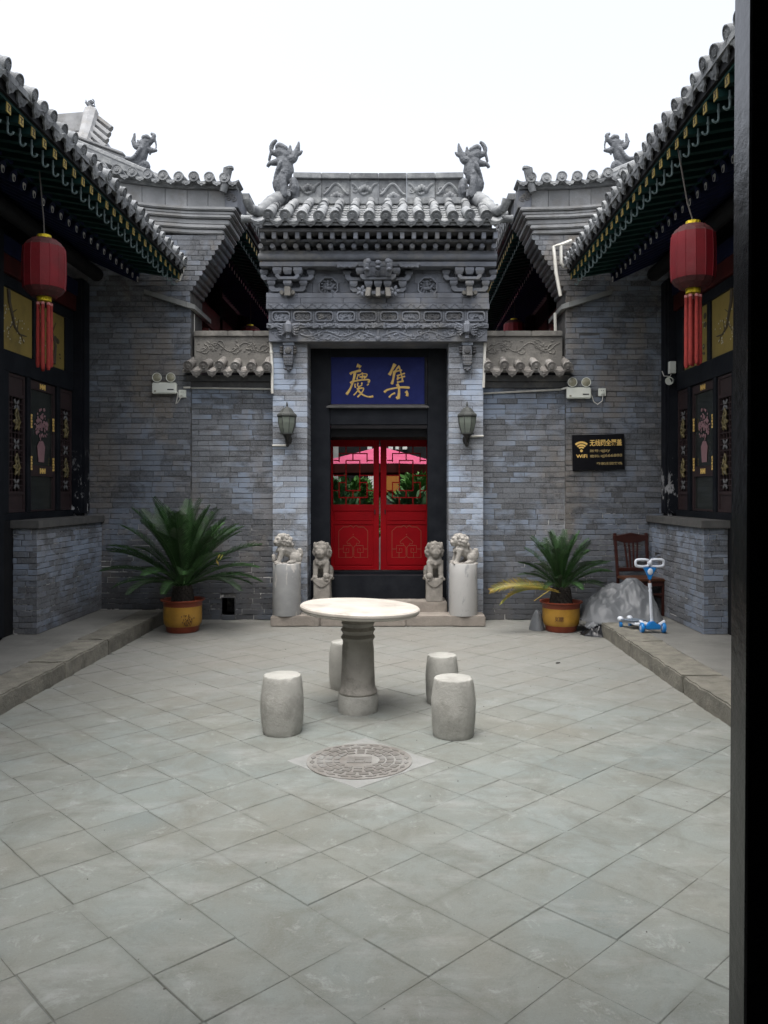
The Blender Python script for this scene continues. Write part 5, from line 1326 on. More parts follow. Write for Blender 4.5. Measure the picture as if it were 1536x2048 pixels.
# ---------------------------------------------------------------- table and stools
def table():
    c = Vector((UX(716, 6.05), 6.05, 0)); t = thing('stone_table', 'round white stone table with turned pedestal in the courtyard', 'table', c)
    m = MB(); m.lathe([(.150,0),(.153,.02),(.150,.125),(.142,.135)], 28, c); m.build('base', M['drum'], t, smooth=True)
    m = MB(); prof = [(.142,.1355),(.148,.15),(.143,.165),(.131,.18),(.128,.22),(.123,.35),(.120,.47),(.114,.53),(.120,.545),(.130,.56),(.120,.575),(.113,.585),(.121,.60),(.131,.615),(.121,.63),(.112,.64),(.119,.655),(.126,.668),(.116,.685),(.107,.70),(.107,.745)]
    m.lathe(prof, 28, c); m.build('pedestal', M['stone_ped'], t, smooth=True)
    m = MB(); r = .452; tc = Vector((UX(720, 6.05), 6.05, .742))
    m.lathe([(r*.80,0),(r*.95,.0),(r*.985,.012),(r*.985,.022),(r,.026),(r*1.003,.036),(r,.044),(r*.985,.049),(r*.98,.052),(r*.97,.053)], 72)
    m.xform(Matrix.Translation(tc) @ Matrix.Rotation(radians(2.3), 4, 'Y')); m.build('tabletop', M['marble'], t, smooth=True, sharp=30)
M['stone_ped'] = pbr('stained pedestal stone', (.37,.35,.315), (.26,.245,.22), 5, .8, .3, 60, dirt=(.15,.14,.125), dscale=6)
table()
def stool(px, Y, ht, rm, label, seed):
    rr = random.Random(seed); c = Vector((UX(px, Y), Y, 0)); rt = rm*.87; rb = rm*.90
    m = MB(); prof = []
    for i in range(15):
        t = i/14; r = (rb+(rt-rb)*t)+(rm-(rb+rt)/2)*sin(pi*min(1,t*1.0))**.9; prof.append((r, .004+(ht-.012)*t))
    prof = [(rb*.985, 0)]+prof+[(rt*.985, ht-.003), (rt*.96, ht)]
    m.lathe(prof, 64, c)
    for v in m.v: 
        d = v-c; q = noise.noise(v*9+Vector((seed,0,0)))*.004+noise.noise(v*30)*.0015
        if d.z > ht*.93 or d.z < ht*.05: q -= max(0, noise.noise(v*26+Vector((seed,3,0)))-.15)*.03
        if Vector((d.x, d.y)).length > .03: v.x += d.x/rm*q; v.y += d.y/rm*q
    o = m.build('stone_stool', M['drum'], loc=c, smooth=True); o.rotation_euler = (0, 0, rr.uniform(0,6)); tag(o, label, 'stool', 'drum stools around the stone table')
stool(564.5, 5.52, .394, .148, 'barrel shaped stone stool nearest the left, in front of the table', 1)
stool(907, 5.44, .392, .152, 'barrel shaped stone stool at front right with chipped rim', 2)
stool(884, 6.28, .376, .130, 'smaller yellowish drum stool behind the front right stool', 3)
stool(691, 6.76, .391, .140, 'drum stool half hidden behind the table pedestal', 4)

# manhole
M['iron_dirt'] = pbr('iron packed with cement', (.135,.122,.108), (.235,.235,.222), 3.2, .85, .3, 60)
def manhole():
    c = Vector((UX(719, 4.91), 4.91, 0)); t = thing('manhole_cover', 'round rusty iron manhole cover in a cement square', 'manhole cover', c)
    h = .325; m = MB(); a = radians(44.5)
    m.box(-h, h, -h, h, -.02, .0035); m.xform(Matrix.Translation(c+Vector((.012,.0,0))) @ Matrix.Rotation(a, 4, 'Z')); m.build('surround', M['cement'], t, bevel=.003)
    r = .312; m = MB(); m.lathe([(r+.012,0),(r+.012,.008),(r,.008)], 48, c); m.lathe([(r+.0,.0),(r-.004,.0052),(.001,.0055)], 48, c); m.build('cover', M['iron_dirt'], t, smooth=True, sharp=30)
    m = MB(); rr = random.Random(2); z0, z1 = .003, .0115
    for (ra, rb, n) in ((.275,.305,22),(.225,.262,20),(.17,.212,18),(.125,.158,14)):
        for i in range(n):
            a0 = 2*pi*(i+.08)/n; a1 = 2*pi*(i+.88)/n; am = (a0+a1)/2
            q = [(c.x+R_*cos(A_), c.y+R_*sin(A_)) for R_, A_ in ((ra,a0),(ra,a1),(rb,a1-.02),(rb,a0+.02))]
            if ra > .27: q = [(c.x+R_*cos(A_), c.y+R_*sin(A_)) for R_, A_ in ((ra,am),((ra+rb)/2,a1),(rb,am),((ra+rb)/2,a0))]
            m.hexa([(x,y,z0) for x,y in q]+[(x,y,z1) for x,y in q])
    m.box(c.x-.075, c.x+.075, c.y-.055, c.y+.055, z0, z1); m.build('raised_block', M['iron'], t)
    m = MB(); 
    for dx in (-.03, .03): m.box(c.x+dx-.004, c.x+dx+.004, c.y-.04, c.y+.04, z1-.001, z1+.003)
    m.box(c.x-.026, c.x+.026, c.y-.004, c.y+.004, z1-.001, z1+.0025); m.build('emblem', M['iron'], t)
manhole()

# ---------------------------------------------------------------- lions
def lion_mb(cub=False, head=0.0):
    m = MB(); Hd = Matrix.Translation((-.03,0,.22)) @ Matrix.Rotation(head, 4, 'Z') @ Matrix.Translation((.03,0,-.22))
    i0 = 0
    m.ell((-.085,0,.285), (.068,.075,.068)); m.ell((-.135,0,.262), (.038,.052,.030)); m.ell((-.150,0,.282), (.018,.030,.018)); m.ell((-.122,0,.232), (.036,.044,.020))
    for s in (-1, 1):
        m.ell((-.125,s*.035,.315), (.022,.022,.018)); m.ell((-.075,s*.072,.335), (.026,.018,.034)); m.ell((-.14,s*.03,.268), .02)
    m.ell((-.075,0,.348), (.05,.05,.025))
    rr = random.Random(4)
    for ring, (x, z, r, n) in enumerate(((-.055,.285,.082,12),(-.025,.28,.092,13),(.008,.27,.088,12),(.038,.25,.072,10))):
        for k in range(n):
            a = 2*pi*k/n+ring*.3; m.ell((x+rr.uniform(-.01,.01), r*cos(a), z+r*.85*sin(a)), rr.uniform(.019,.028), n=8, m=6)
    m.xform(Hd)
    m.ell((-.03,0,.18), (.085,.085,.085)); m.tube([(-.03,0,.18),(.03,0,.15),(.09,0,.10)], [.082,.078,.07], 10); m.ell((.10,0,.09), (.072,.082,.08))
    for s in (-1, 1):
        m.tube([(-.055,s*.055,.18),(-.075,s*.06,.11),(-.10,s*.06,.04),(-.105,s*.06,.015)], [.042,.034,.028,.03], 9); m.ell((-.125,s*.06,.018), (.038,.032,.022))
        m.ell((.095,s*.068,.07), (.07,.036,.068)); m.tube([(.10,s*.075,.03),(.04,s*.085,.018)], [.03,.026], 8); m.ell((.03,s*.085,.018), (.036,.03,.022))
        m.ell((-.10,s*.035,.165), .026)
    m.tube([(.165,0,.05),(.18,0,.11),(.165,0,.165),(.14,0,.17)], [.028,.03,.032,.02], 8)
    m.tube([(-.105,-.055,.185),(-.118,0,.168),(-.105,.055,.185)], .014, 6); m.ell((-.122,0,.15), .018)
    if cub: m.ell((-.155,.03,.055), (.03,.035,.05)); m.ell((-.16,.03,.09), .026); m.ell((.15,-.05,.05), (.035,.04,.045)); m.ell((.16,-.05,.095), .025)
    m.box(-.155, .165, -.10, .10, -.01, .012)
    return m
def lion(loc, rz, scl, cub, head, mat, label, stretch=(1,1,1)):
    m = remesh(lion_mb(cub, head), .0065, 1, .5, .0022, 120)
    m.xform(Matrix.Translation(loc) @ Matrix.Rotation(rz, 4, 'Z') @ Matrix.Diagonal((scl*stretch[0], scl*stretch[1], scl*stretch[2], 1)))
    return m
YC = 9.985
def column_lion(px, lab_c, lab_l, cub, head, seed, patch):
    c = Vector((UX(px, YC), YC, STEP-.004)); zt = UZ(1126.5, YC)
    m = MB(); r = .176; m.lathe([(r*.985,0),(r,.008),(r*.99,.5),(r*.985,zt-c.z-.008),(r*.965,zt-c.z)], 40, c)
    for v in m.v:
        d = Vector((v.x-c.x, v.y-c.y, 0)); 
        if d.length > .05: v += d.normalized()*(noise.noise(v*6+Vector((seed,0,0)))*.004)
    o = m.build('stone_column', M['col_'+patch], loc=c, smooth=True); tag(o, lab_c, 'stone column', 'short stone columns by the gate')
    m = lion(Vector((c.x, c.y, zt)), radians(14), 1.0, cub, head, 'stone_lion', lab_l)
    o = m.build('stone_lion', M['stone_lion'], loc=(c.x, c.y, zt), smooth=True, fixn=False, sharp=80); tag(o, lab_l, 'stone lion', 'stone lions by the gate')
def col_mat(name, patchcol, thr, z0, z1):
    t = NT(name); c = t.mix(t.mask(t.noise(5, 6), .35, .65), (.36,.365,.36), (.28,.285,.285))
    st_ = t.noise(4.5, 6, .65, stretch=(1.2,1.2,.35), dist=.5); c = t.mix(t.math('MULTIPLY', t.mask(st_, thr, thr+.03), .85), c, patchcol)
    c = t.mix(t.math('MULTIPLY', t.mask(t.noise(14, 6, .7), .62, .7), .5), c, (.22,.22,.21)); t.bump(t.noise(60, 5), .15, .01); return t.fin(c, .7)
M['col_a'] = col_mat('grey column with pale scuffs', (.52,.50,.47), .55, 0, 1)
M['col_b'] = col_mat('pale worn column', (.46,.455,.44), .40, 0, 1)
column_lion(573.5, 'grey stone column with white scuff marks left of the table', 'pale stone lion with cub on the left column, head turned left', True, .25, 3, 'a')
column_lion(926.5, 'paler smooth stone column right of the table', 'pale seated stone lion on the right column', False, -.1, 8, 'b')
def door_lion(px, lab, ball):
    Yd = 10.29; zb = .255; zt = UZ(1158, Yd); c = Vector((UX(px, Yd), Yd, zb)); t = thing('door_lion', lab, 'stone lion', c, 'stone lions by the gate')
    m = MB(); m.box(c.x-.105, c.x+.105, c.y-.11, c.y+.13, zb, zt); b0 = m.build('base', M['stone_dk'], t, bevel=.012)
    ap = MB(); pts = [(c.x-.108, zt+.003)]+[(c.x-.108+.216*i/10, zt-.02-.075*sin(pi*i/10)) for i in range(11)]+[(c.x+.108, zt+.003)]
    ap.prism(pts[::-1], c.y-.122, c.y-.108); ap.build('apron', M['stone_dk'], b0, bevel=.004)
    m = lion(Vector((c.x, c.y, zt)), radians(90 + (-16 if ball > 0 else 14)), 1.0, False, 0, '', lab, (.72, 1.18, 1.30))
    m.build('body', M['stone_dk'], t, smooth=True, fixn=False, sharp=80)
    m = MB(); m.ell((c.x+ball*.06, c.y-.10, zt+.045), .045, n=14, m=10); m.build('ball', M['stone_dk'], t, smooth=True)
door_lion(645, 'small brown stone lion against the door frame, left of the red door', 1); door_lion(868, 'small brown stone lion against the door frame, right of the red door', -1)

# ---------------------------------------------------------------- potted cycads
def frond_mesh(L, e0, bend, seed, mat, n=50, dense=1.0, lw=.0085, ll=.15):
    rr = random.Random(seed); m = MB(); P = []; a = e0; p = Vector((0,0,0)); k = 16
    for i in range(k+1):
        P.append(p.copy()); a -= bend/k*(.5+1.0*i/k); p = p+Vector((cos(a), rr.gauss(0,.006), sin(a)))*L/k
    m.tube(P, [.0085*(1-.8*i/k) for i in range(k+1)], 5)
    for i in range(n):
        t = .16+.83*i/(n-1); f = t*k; j = min(int(f), k-1); q = P[j].lerp(P[j+1], f-j); d = (P[j+1]-P[j]).normalized(); side = d.cross(Vector((0,0,1))).normalized(); up = side.cross(d).normalized()
        l = ll*(sin(pi*min(1,(t-.1)/.95))**.55)*rr.uniform(.88,1.08)*(L/1.0)**.5
        for s in (-1, 1):
            v = (side*s*.80+d*.62+up*(.34+rr.gauss(0,.06))).normalized(); wv = d.cross(v).cross(v).normalized()*lw*.5
            tip = q+v*l-Vector((0,0,.012)); m.add([q-wv, q+wv, q+v*l*.6+wv*.9, tip, q+v*l*.6-wv*.9], [(0,1,2,3,4)])
    return m.mesh('frond', M[mat], fixn=False)
def cycad(px, Y, zr, rr_, Lmax, nf, label, seed, emin, marks, sr):
    rr = random.Random(seed); c = Vector((UX(px, Y), Y, 0)); t = thing('potted_cycad', label, 'potted plant', c, 'potted cycads by the wall')
    h = zr; pr = [(rr_*.70,0),(rr_*.74,.02),(rr_*.76,.06)]
    m = MB(); m.lathe([(rr_*.69,0),(rr_*.73,.012),(rr_*.75,.055),(rr_*.79,.075)], 36, c); m.build('pot_foot', M['potbr'], t, smooth=True)
    m = MB(); m.lathe([(rr_*.79,.0755),(rr_*.845,.10),(rr_*.875,.15),(rr_*.88,h-.10),(rr_*.875,h-.075)], 36, c); pot = m.build('pot_body', M['pot'], t, smooth=True)
    m = MB(); m.lathe([(rr_*.876,h-.0745),(rr_*.89,h-.03),(rr_*.95,h-.014),(rr_,h-.012),(rr_*1.01,h-.004),(rr_,h+.004),(rr_*.93,h),(rr_*.88,h-.04)], 36, c); m.build('pot_rim', M['potbr'], t, smooth=True)
    MB().lathe([(rr_*.88,h-.045),(rr_*.5,h-.035),(.001,h-.03)], 24, c).build('soil', M['soil'], t)
    m = MB(); zc = h+.14
    for k in range(90):
        a = k*2.4; f = k/90; m.ell((c.x+(.115-.03*f)*cos(a), c.y+(.115-.03*f)*sin(a), h-.05+f*.19), (.032,.032,.04), n=6, m=4)
    m.lathe([(.11,h-.06),(.115,h+.05),(.085,h+.15),(.03,h+.17)], 12, c); m.build('trunk', M['trunk'], t)
    if marks == 'peony':
        m = MB(); rp = rr_*.875
        for k in range(26):
            a = radians(-58)+rr.gauss(0,.16); z = h*.46+rr.gauss(0,.035); m.ell((c.x+rp*cos(a), c.y+rp*sin(a), z), (.012,.006,.010), (a, 'Z'), 6, 4)
        for k in range(5): a = radians(-72+k*5); m.tube([(c.x+(rp+.001)*cos(a), c.y+(rp+.001)*sin(a), h*.24), (c.x+(rp+.001)*cos(a+.1), c.y+(rp+.001)*sin(a+.1), h*.40)], .003, 4)
        m.build('printed_peony', M['potprint'], pot)
    V = []
    for k in range(6):
        e = radians(emin+(84-emin)*k/5); V.append(frond_mesh(1.0, e, radians(54-5*k)*(1.0 if k < 3 else .9), seed*10+k, 'frond'))
    for k in range(nf):
        lvl = (k/(nf-1))**.8; j = min(5, max(0, int(lvl*6+rr.uniform(-.5,.5)))); az = k*2.39996+rr.gauss(0,.12); L = Lmax*rr.uniform(.86,1.06)*(.95+.12*lvl)
        if j == 0: L *= .9
        if sin(az) > .5 and j < 3: L *= .72                      # the wall behind keeps the back fronds short
        o = inst('frond', V[j], t, (c.x+.05*cos(az)*(1-lvl), c.y+.05*sin(az)*(1-lvl), zc+.01*rr.random()), (rr.gauss(0,.10), 0, az), (L*sr if abs(cos(az)) > .5 else L, L, L))
    return t, c, zc
t, c, zc = cycad(365.5, 9.52, UZ(1198, 9.52), .256, 1.02, 64, 'large cycad in a yellow pot beside the left terrace', 3, 24, 'peony', 1.0)
fm = frond_mesh(.85, radians(82), radians(20), 88, 'frond_l'); o = inst('frond', fm, t, (c.x+.03, c.y-.05, zc+.05), (0, 0, radians(-80))); o['label'] = 'pale young frond'
fm = frond_mesh(.85, radians(70), radians(30), 89, 'frond_l'); inst('frond', fm, t, (c.x+.03, c.y+.02, zc+.05), (0, 0, radians(20)))
lf = MB()
for (px, py, a) in ((432,1118,.5),(441,1105,-.5),(446,1108,-.6)): p = U(px, py, 9.2); d = Vector((sin(a)*.07, 0, -cos(a)*.09)); lf.add([p, p+d*.5+Vector((.012,0,0)), p+d, p+d*.5-Vector((.012,0,0))], [(0,1,2,3)])
lf.build('dry_leaflet', M['frond_y'], t, fixn=False)
t, c, zc = cycad(1122, 9.56, UZ(1202, 9.56), .252, .66, 56, 'smaller cycad with a yellowing frond, in a yellow pot right of the gate', 7, 30, '', 1.0)
fm = frond_mesh(.88, radians(24), radians(52), 91, 'frond_y', 56); o = inst('frond', fm, t, (c.x-.02, c.y-.08, zc-.02), (radians(-35), 0, radians(186))); o['label'] = 'yellow brown drooping frond'
fm = frond_mesh(.80, radians(20), radians(66), 92, 'frond_y', 56); inst('frond', fm, t, (c.x-.02, c.y-.10, zc-.03), (radians(30), 0, radians(192)))
MB().tube([U(1103,1178,9.35), U(1085,1190,9.3), U(1068,1202,9.27)], [.007,.003], 5).build('dry_stalk', M['frond_y'], t)
CY2 = (c, t)

# ---------------------------------------------------------------- text helper
def text_mb(s, size, bold=0.0):
    cu = bpy.data.curves.new('txt', 'FONT'); cu.body = s; cu.size = size; cu.extrude = .0015; cu.offset = bold; cu.resolution_u = 3
    o = bpy.data.objects.new('txt', cu); COL.objects.link(o)
    dg = bpy.context.evaluated_depsgraph_get(); dg.update(); me = bpy.data.meshes.new_from_object(o.evaluated_get(dg))
    mb = MB(); mb.v = [v.co.copy() for v in me.vertices]; mb.f = [tuple(p.vertices) for p in me.polygons]; mb.m = [0]*len(mb.f)
    bpy.data.objects.remove(o); bpy.data.meshes.remove(me); bpy.data.curves.remove(cu); return mb
def put_text(s, box, Y, name, mat, par, rot=0, bold=.012, org=None):
    """fit text into the photo box (x0, y0, x1, y1) on the plane at Y"""
    mb = text_mb(s, 1.0, bold); xs = [v.x for v in mb.v]; ys = [v.y for v in mb.v]
    x0, z1 = UX(box[0], Y), UZ(box[1], Y); x1, z0 = UX(box[2], Y), UZ(box[3], Y)
    for v in mb.v:
        X = x0+(v.x-min(xs))/(max(xs)-min(xs))*(x1-x0); Z = z0+(v.y-min(ys))/(max(ys)-min(ys))*(z1-z0); v.x, v.y, v.z = X, Y-.0015-v.z, Z
    if rot and org: 
        Mr = Matrix.Translation(org) @ Matrix.Rotation(rot, 4, 'Y') @ Matrix.Translation(-Vector(org)); mb.xform(Mr)
    return mb.build(name, M[mat], par, fixn=False)
# characters on the right pot
pc, pt_ = CY2
for s, a_ in (('如', -112), ('意', -100)):
    mb = text_mb(s, .062); a = radians(a_); rp = .252*.882
    Mx = Matrix.Translation((pc.x+rp*cos(a), pc.y+rp*sin(a), .165)) @ Matrix.Rotation(a+pi/2, 4, 'Z') @ Matrix.Rotation(pi/2, 4, 'X') @ Matrix.Translation((-.031, -.02, 0))
    mb.xform(Mx); mb.build('printed_character', M['potprint'], pt_, fixn=False)

# ---------------------------------------------------------------- sign with the network name
def sign():
    Y = YG-.035; c = U(1197.5, 904, Y); t = thing('wall_sign', 'black sign with gold lettering on the right gable wall', 'sign', (c.x, Y, UZ(940, Y))); rot = radians(-1.2)
    m = MB().box(UX(1145,Y), UX(1249,Y), Y, Y+.03, UZ(940,Y), UZ(869,Y)); m.xform(Matrix.Translation(c) @ Matrix.Rotation(rot, 4, 'Y') @ Matrix.Translation(-c)); m.build('panel', M['signblk'], t, bevel=.003)
    Yt = Y-.0012; B = lambda x0, y0, x1, y1: (1120+x0/9.6, 840+y0/9.6, 1120+x1/9.6, 840+y1/9.6)
    kw = dict(rot=rot, org=c)
    put_text('无线网全覆盖', B(572,372,1190,500), Yt, 'lettering', 'gold', t, bold=.018, **kw)
    put_text('账号:', B(572,565,760,618), Yt, 'lettering', 'gold2', t, **kw); put_text('qjzy', B(780,558,965,628), Yt, 'lettering', 'gold2', t, **kw)
    put_text('密码:', B(575,665,760,718), Yt, 'lettering', 'gold2', t, **kw); put_text('qj666888', B(780,656,1190,730), Yt, 'lettering', 'gold2', t, **kw)
    put_text('WiFi', B(308,655,522,722), Yt, 'lettering', 'gold', t, bold=.02, **kw); put_text('乔家庄园客栈', B(695,810,1190,865), Yt, 'lettering', 'gold2', t, bold=.01, **kw)
    m = MB(); cc = U(1120+412/9.6, 840+585/9.6, Yt); k = Yt/F/9.6
    m.lathe([(.001,-.002),(26*k,-.002),(26*k,.001)], 16, cc, axis='y')
    for r0, r1 in ((52,82),(95,128),(145,182)):
        pts = [(cc.x+r*k*sin(a), cc.z+r*k*cos(a)) for r, seq in ((r1, range(-7,8)), (r0, range(7,-8,-1))) for a in [radians(43)*q/7 for q in seq]]
        n = 15
        vs = [(x, cc.y-.002, z) for x, z in pts]; m.add(vs, [(i, i+1, 28-i, 29-i) for i in range(14)])
    m.xform(Matrix.Translation(c) @ Matrix.Rotation(rot, 4, 'Y') @ Matrix.Translation(-c)); m.build('wireless_symbol', M['gold'], t, fixn=False)
M['gold2'] = pbr('pale gold print', (.45,.34,.15), None, 12, .5)
sign()

# ---------------------------------------------------------------- emergency lights, sockets, conduits
def emergency(px, py, spx, spy, lab, labs, side):
    Y = YG; c = U(px, py, Y); t = thing('emergency_light', lab, 'emergency light', (c.x, Y, c.z-.07), 'emergency lights on the gable walls')
    MB().box(c.x-.155, c.x+.155, Y-.075, Y-.002, c.z-.072, c.z+.072).build('housing', M['plastic'], t, bevel=.012)
    MB().box(c.x+.045, c.x+.125, Y-.0775, Y-.0755, c.z-.026, c.z-.012).build('indicator', M['dkplastic'], t)
    MB().box(c.x-.125, c.x-.10, Y-.0775, Y-.0755, c.z-.05, c.z-.03).build('badge', M['lens'], t)
    for s in (-1, 1):
        q = Vector((c.x+s*.088, Y-.05, c.z+.135)); m = MB(); m.lathe([(.02,.05),(.05,.02),(.060,-.02),(.061,-.03),(.055,-.031),(.053,-.024)], 20, q, axis='y'); l = m.build('lamp_head', M['plastic'], t, smooth=True)
        m = MB(); m.lathe([(.054,-.024),(.04,-.031),(.001,-.034)], 20, q, axis='y'); m.build('lens', M['lens'], l, smooth=True)
        MB().tube([(q.x, Y-.045, c.z+.07), (q.x, Y-.045, c.z+.09)], .012, 8).build('swivel', M['plastic'], l)
    p = U(spx, spy, Y); so_ = thing('wall_socket', labs, 'socket', (p.x, Y, p.z-.05), 'sockets by the emergency lights')
    MB().box(p.x-.048, p.x+.048, Y-.03, Y-.001, p.z-.05, p.z+.05).build('plate', M['plastic'], so_, bevel=.005)
    MB().box(p.x-.018, p.x+.018, Y-.055, Y-.031, p.z-.03, p.z+.005).build('plug', M['plastic'], so_, bevel=.006)
    for dx in (-.012, .012): MB().box(p.x+dx-.003, p.x+dx+.003, Y-.0325, Y-.0305, p.z+.016, p.z+.026).build('slot', M['dkplastic'], so_)
    m = MB()
    if side < 0: m.tube([(c.x+.15, Y-.03, c.z-.03), (p.x-.055, Y-.03, p.z-.0), (p.x-.075, Y-.02, p.z-.10), (p.x-.085, Y-.02, p.z-.13), (p.x-.06, Y-.03, p.z-.12), (p.x-.02, Y-.045, p.z-.06), (p.x, Y-.05, p.z-.02)], .0055, 6)
    else: m.tube([(c.x+.15, Y-.03, c.z-.0), (p.x-.14, Y-.03, p.z-.03), (p.x-.11, Y-.025, p.z-.12), (p.x-.06, Y-.025, p.z-.155), (p.x-.0, Y-.03, p.z-.11), (p.x+.005, Y-.045, p.z-.03)], .006, 6)
    m.build('cable', M['pvc'], t, smooth=True)
emergency(331, 777.5, 365.5, 788, 'white emergency light with twin lamps on the left gable wall', 'white socket right of the left emergency light', -1)
emergency(1156, 787, 1203.5, 785, 'white emergency light with twin lamps on the right gable wall', 'white socket right of the right emergency light', 1)
def pipe(pts, r, label, cat='pipe', mat='pvc', group='white pipes and conduits', name='conduit', clips=()):
    m = MB(); m.tube(pts, r, 7)
    for q in clips: m.ell(q, r*1.5, n=6, m=4)
    o = m.build(name, M[mat], smooth=True); tag(o, label, cat, group); return o
pipe([U(367,775,YG-.02), U(380,775,YG-.02), U(381,775.5,YM-.02), U(543,778,YM-.02)], .013, 'white conduit running under the left tiled coping')
pipe([U(966,787,YM-.02), U(1120,779,YM-.02), U(1124,778,YG-.02), U(1136,775,YG-.02)], .013, 'white conduit running under the right tiled coping')
pipe([U(541.5,684,YP-.02), U(544.5,735,YP-.02), U(544.5,787,YP-.02)], .018, 'white vertical conduit on the left edge of the gate', clips=[U(543,705,YP-.02)])
pipe([U(970,684,YP-.02), U(968.5,735,YP-.02), U(967,775,YP-.02)], .018, 'white vertical conduit on the right edge of the gate')
pipe([U(545,891,YP-.015), U(574,891,YP-.015)], .013, 'short white conduit beside the left wall lamp'); pipe([U(938,873,YP-.015), U(967,872,YP-.015)], .013, 'short white conduit beside the right wall lamp')
pipe([U(1121,592,YG-.13), U(1112,545,YG-.12), U(1107,493,YG-.12), U(1125,488,YG-.12), U(1143,481,YG-.10)], .022, 'white drain pipe rising beside the right eave end', name='drain_pipe')
pipe([U(1122,491,YG-.12), U(1122,525,YG-.12), U(1127,533,YG-.1), U(1135,535,YG-.08)], .020, 'small hooked white pipe under the right eave end', name='drain_pipe')
pipe([U(358,511,YG-.1), U(372,517,YG-.1), U(368,535,YG-.1), U(359,560,YG-.08), U(352,563,YG-.05)], .018, 'bent white pipe at the left eave end', name='drain_pipe')
pipe([U(387,628,10.5), U(387,664,10.5)], .018, 'short white pipe above the left low wall', name='drain_pipe'); pipe([U(1110,626,10.5), U(1111,666,10.5)], .02, 'short white pipe above the right low wall', name='drain_pipe')

# ---------------------------------------------------------------- wall lamps
def wall_lamp(px, lab, dy=0):
    Y = YP; c = Vector((UX(px, Y), Y-.16, 0)); Z = lambda py: UZ(py+dy, Y-.16); t = thing('wall_lamp', lab, 'wall lamp', (c.x, Y, Z(888)), 'lantern lamps on the gate piers'); k = (Y-.16)/F
    m = MB(); m.lathe([(19.5*k,Z(834)),(20.5*k,Z(832)),(20*k,Z(829)),(15*k,Z(825)),(12*k,Z(820)),(8*k,Z(816)),(3*k,Z(814)),(1.4*k,Z(812)),(2.2*k,Z(810)),(.6*k,Z(803))], 8, c, a0=pi/8); m.build('cap', M['lampmetal'], t)
    m = MB(); m.lathe([(11.5*k,Z(866)),(14.5*k,Z(857)),(17*k,Z(846)),(18*k,Z(834.5))], 8, c, a0=pi/8); m.build('glass', M['lampglass'], t)
    m = MB()
    for i in range(8):
        a = pi/8+i*pi/4; m.tube([c+Vector((r*k*cos(a), r*k*sin(a), z)) for r, z in ((11.8,Z(866)),(14.9,Z(857)),(17.4,Z(846)),(18.5,Z(834)))], .0045, 5)
    m.lathe([(14*k,Z(868.5)),(14.5*k,Z(866)),(11*k,Z(865.5))], 8, c, a0=pi/8); m.build('frame', M['lampmetal'], t)
    m = MB(); m.lathe([(4*k,Z(878)),(7*k,Z(872)),(11*k,Z(868.6))], 10, c); m.tube([c+Vector((0,0,Z(876))), c+Vector((0,.02,Z(884))), c+Vector((0,.06,Z(890))), c+Vector((0,.11,Z(886))), c+Vector((0,.15,Z(878)))], [.028,.024,.022,.022,.028], 8)
    m.tube([c+Vector((0,.03,Z(888))), c+Vector((.0,-.02,Z(892))), c+Vector((0,-.02,Z(884)))], .010, 6); m.ell(c+Vector((0,.145,Z(878))), (.045,.016,.065)); m.build('bracket', M['lampblk'], t, smooth=True)
wall_lamp(577.5, 'dusty lantern shaped wall lamp on the left gate pier'); wall_lamp(932, 'dusty lantern shaped wall lamp on the right gate pier')

# ---------------------------------------------------------------- red lanterns
def lantern(c, r, hh, lab, tass=True, top=None):
    t = thing('red_lantern', lab, 'lantern', c, 'red lanterns under the eaves'); c = Vector(c)
    m = MB(); n = 14; pr = []
    for i in range(15):
        u = i/14; z = (u-.5)*hh; q = min(1, abs(u-.5)*2); rad = r*(1-.42*max(0,(q-.62)/.38)**2.2)*(1-.03*q); pr.append((rad, z))
    m.lathe(pr[2:13], n, c, cap=False); o = m.build('silk', M['lantern'], t, smooth=True, sharp=18)
    for ends in (pr[:3], pr[12:]): m = MB(); m.lathe(ends, n, c); m.build('dusty_end', M['lantern_end'], t, smooth=True, sharp=18)
    m = MB()
    for j in range(n): a = 2*pi*j/n; m.tube([c+Vector((rd*1.003*cos(a), rd*1.003*sin(a), z)) for rd, z in pr[::2]], .0028, 4)
    m.build('rib', M['lantern'], o)
    for s in (1, -1):
        m = MB(); z = s*hh/2; m.lathe(sorted([(r*.34, z-s*.01), (r*.33, z+s*.036)], key=lambda p: p[1]), 12, c); m.build('foil_collar', M['foil'], t)
    if tass:
        for k in range(7):
            a = k*.8976+.4; x, y = c.x+.052*cos(a), c.y+.052*sin(a); z1 = c.z-hh/2-.05; L = .52+R.uniform(-.02,.02)
            m = MB(); m.lathe([(.006,z1),(.014,z1-.01),(.015,z1-.05),(.013,z1-.055),(.015,z1-.08),(.017,z1-L*.5),(.016,z1-L*.8),(.019,z1-L),(.012,z1-L-.03)][::-1], 10, (x, y, 0)); m.build('tassel', M['tassel'], t, smooth=True)
            MB().tube([(x, y, z1-.0), (x, y, z1-.02)], .0155, 8).build('tassel_cap', M['foilred'], t)
    if top: MB().tube([c+Vector((0,0,hh/2+.04)), (c+Vector(top))*.5+Vector((0,.0,-.02)), Vector(top)], .006, 5).build('cord', M['rope'], t) if False else MB().tube([c+Vector((0,0,hh/2+.04)), c*.5+Vector(top)*.5+Vector((.015,0,0)), Vector(top)], .006, 5).build('cord', M['rope'], t)
M['lantern_end'] = pbr('soot darkened silk', (.075,.012,.012), (.045,.012,.011), 9, .75, .4, 30)
M['foilred'] = pbr('pale tassel cap', (.55,.20,.18), None, 12, .5)
lc = U(88.5, 537, 6.7); lantern(lc, .172, .48, 'red silk lantern with tassels hanging at the left house', True, (lc.x-.05, lc.y+.02, 4.35))
lc = U(1386, 515, 6.26); lantern(lc, .170, .49, 'red silk lantern with tassels hanging at the right house', True, (lc.x-.10, lc.y+.05, 4.36))
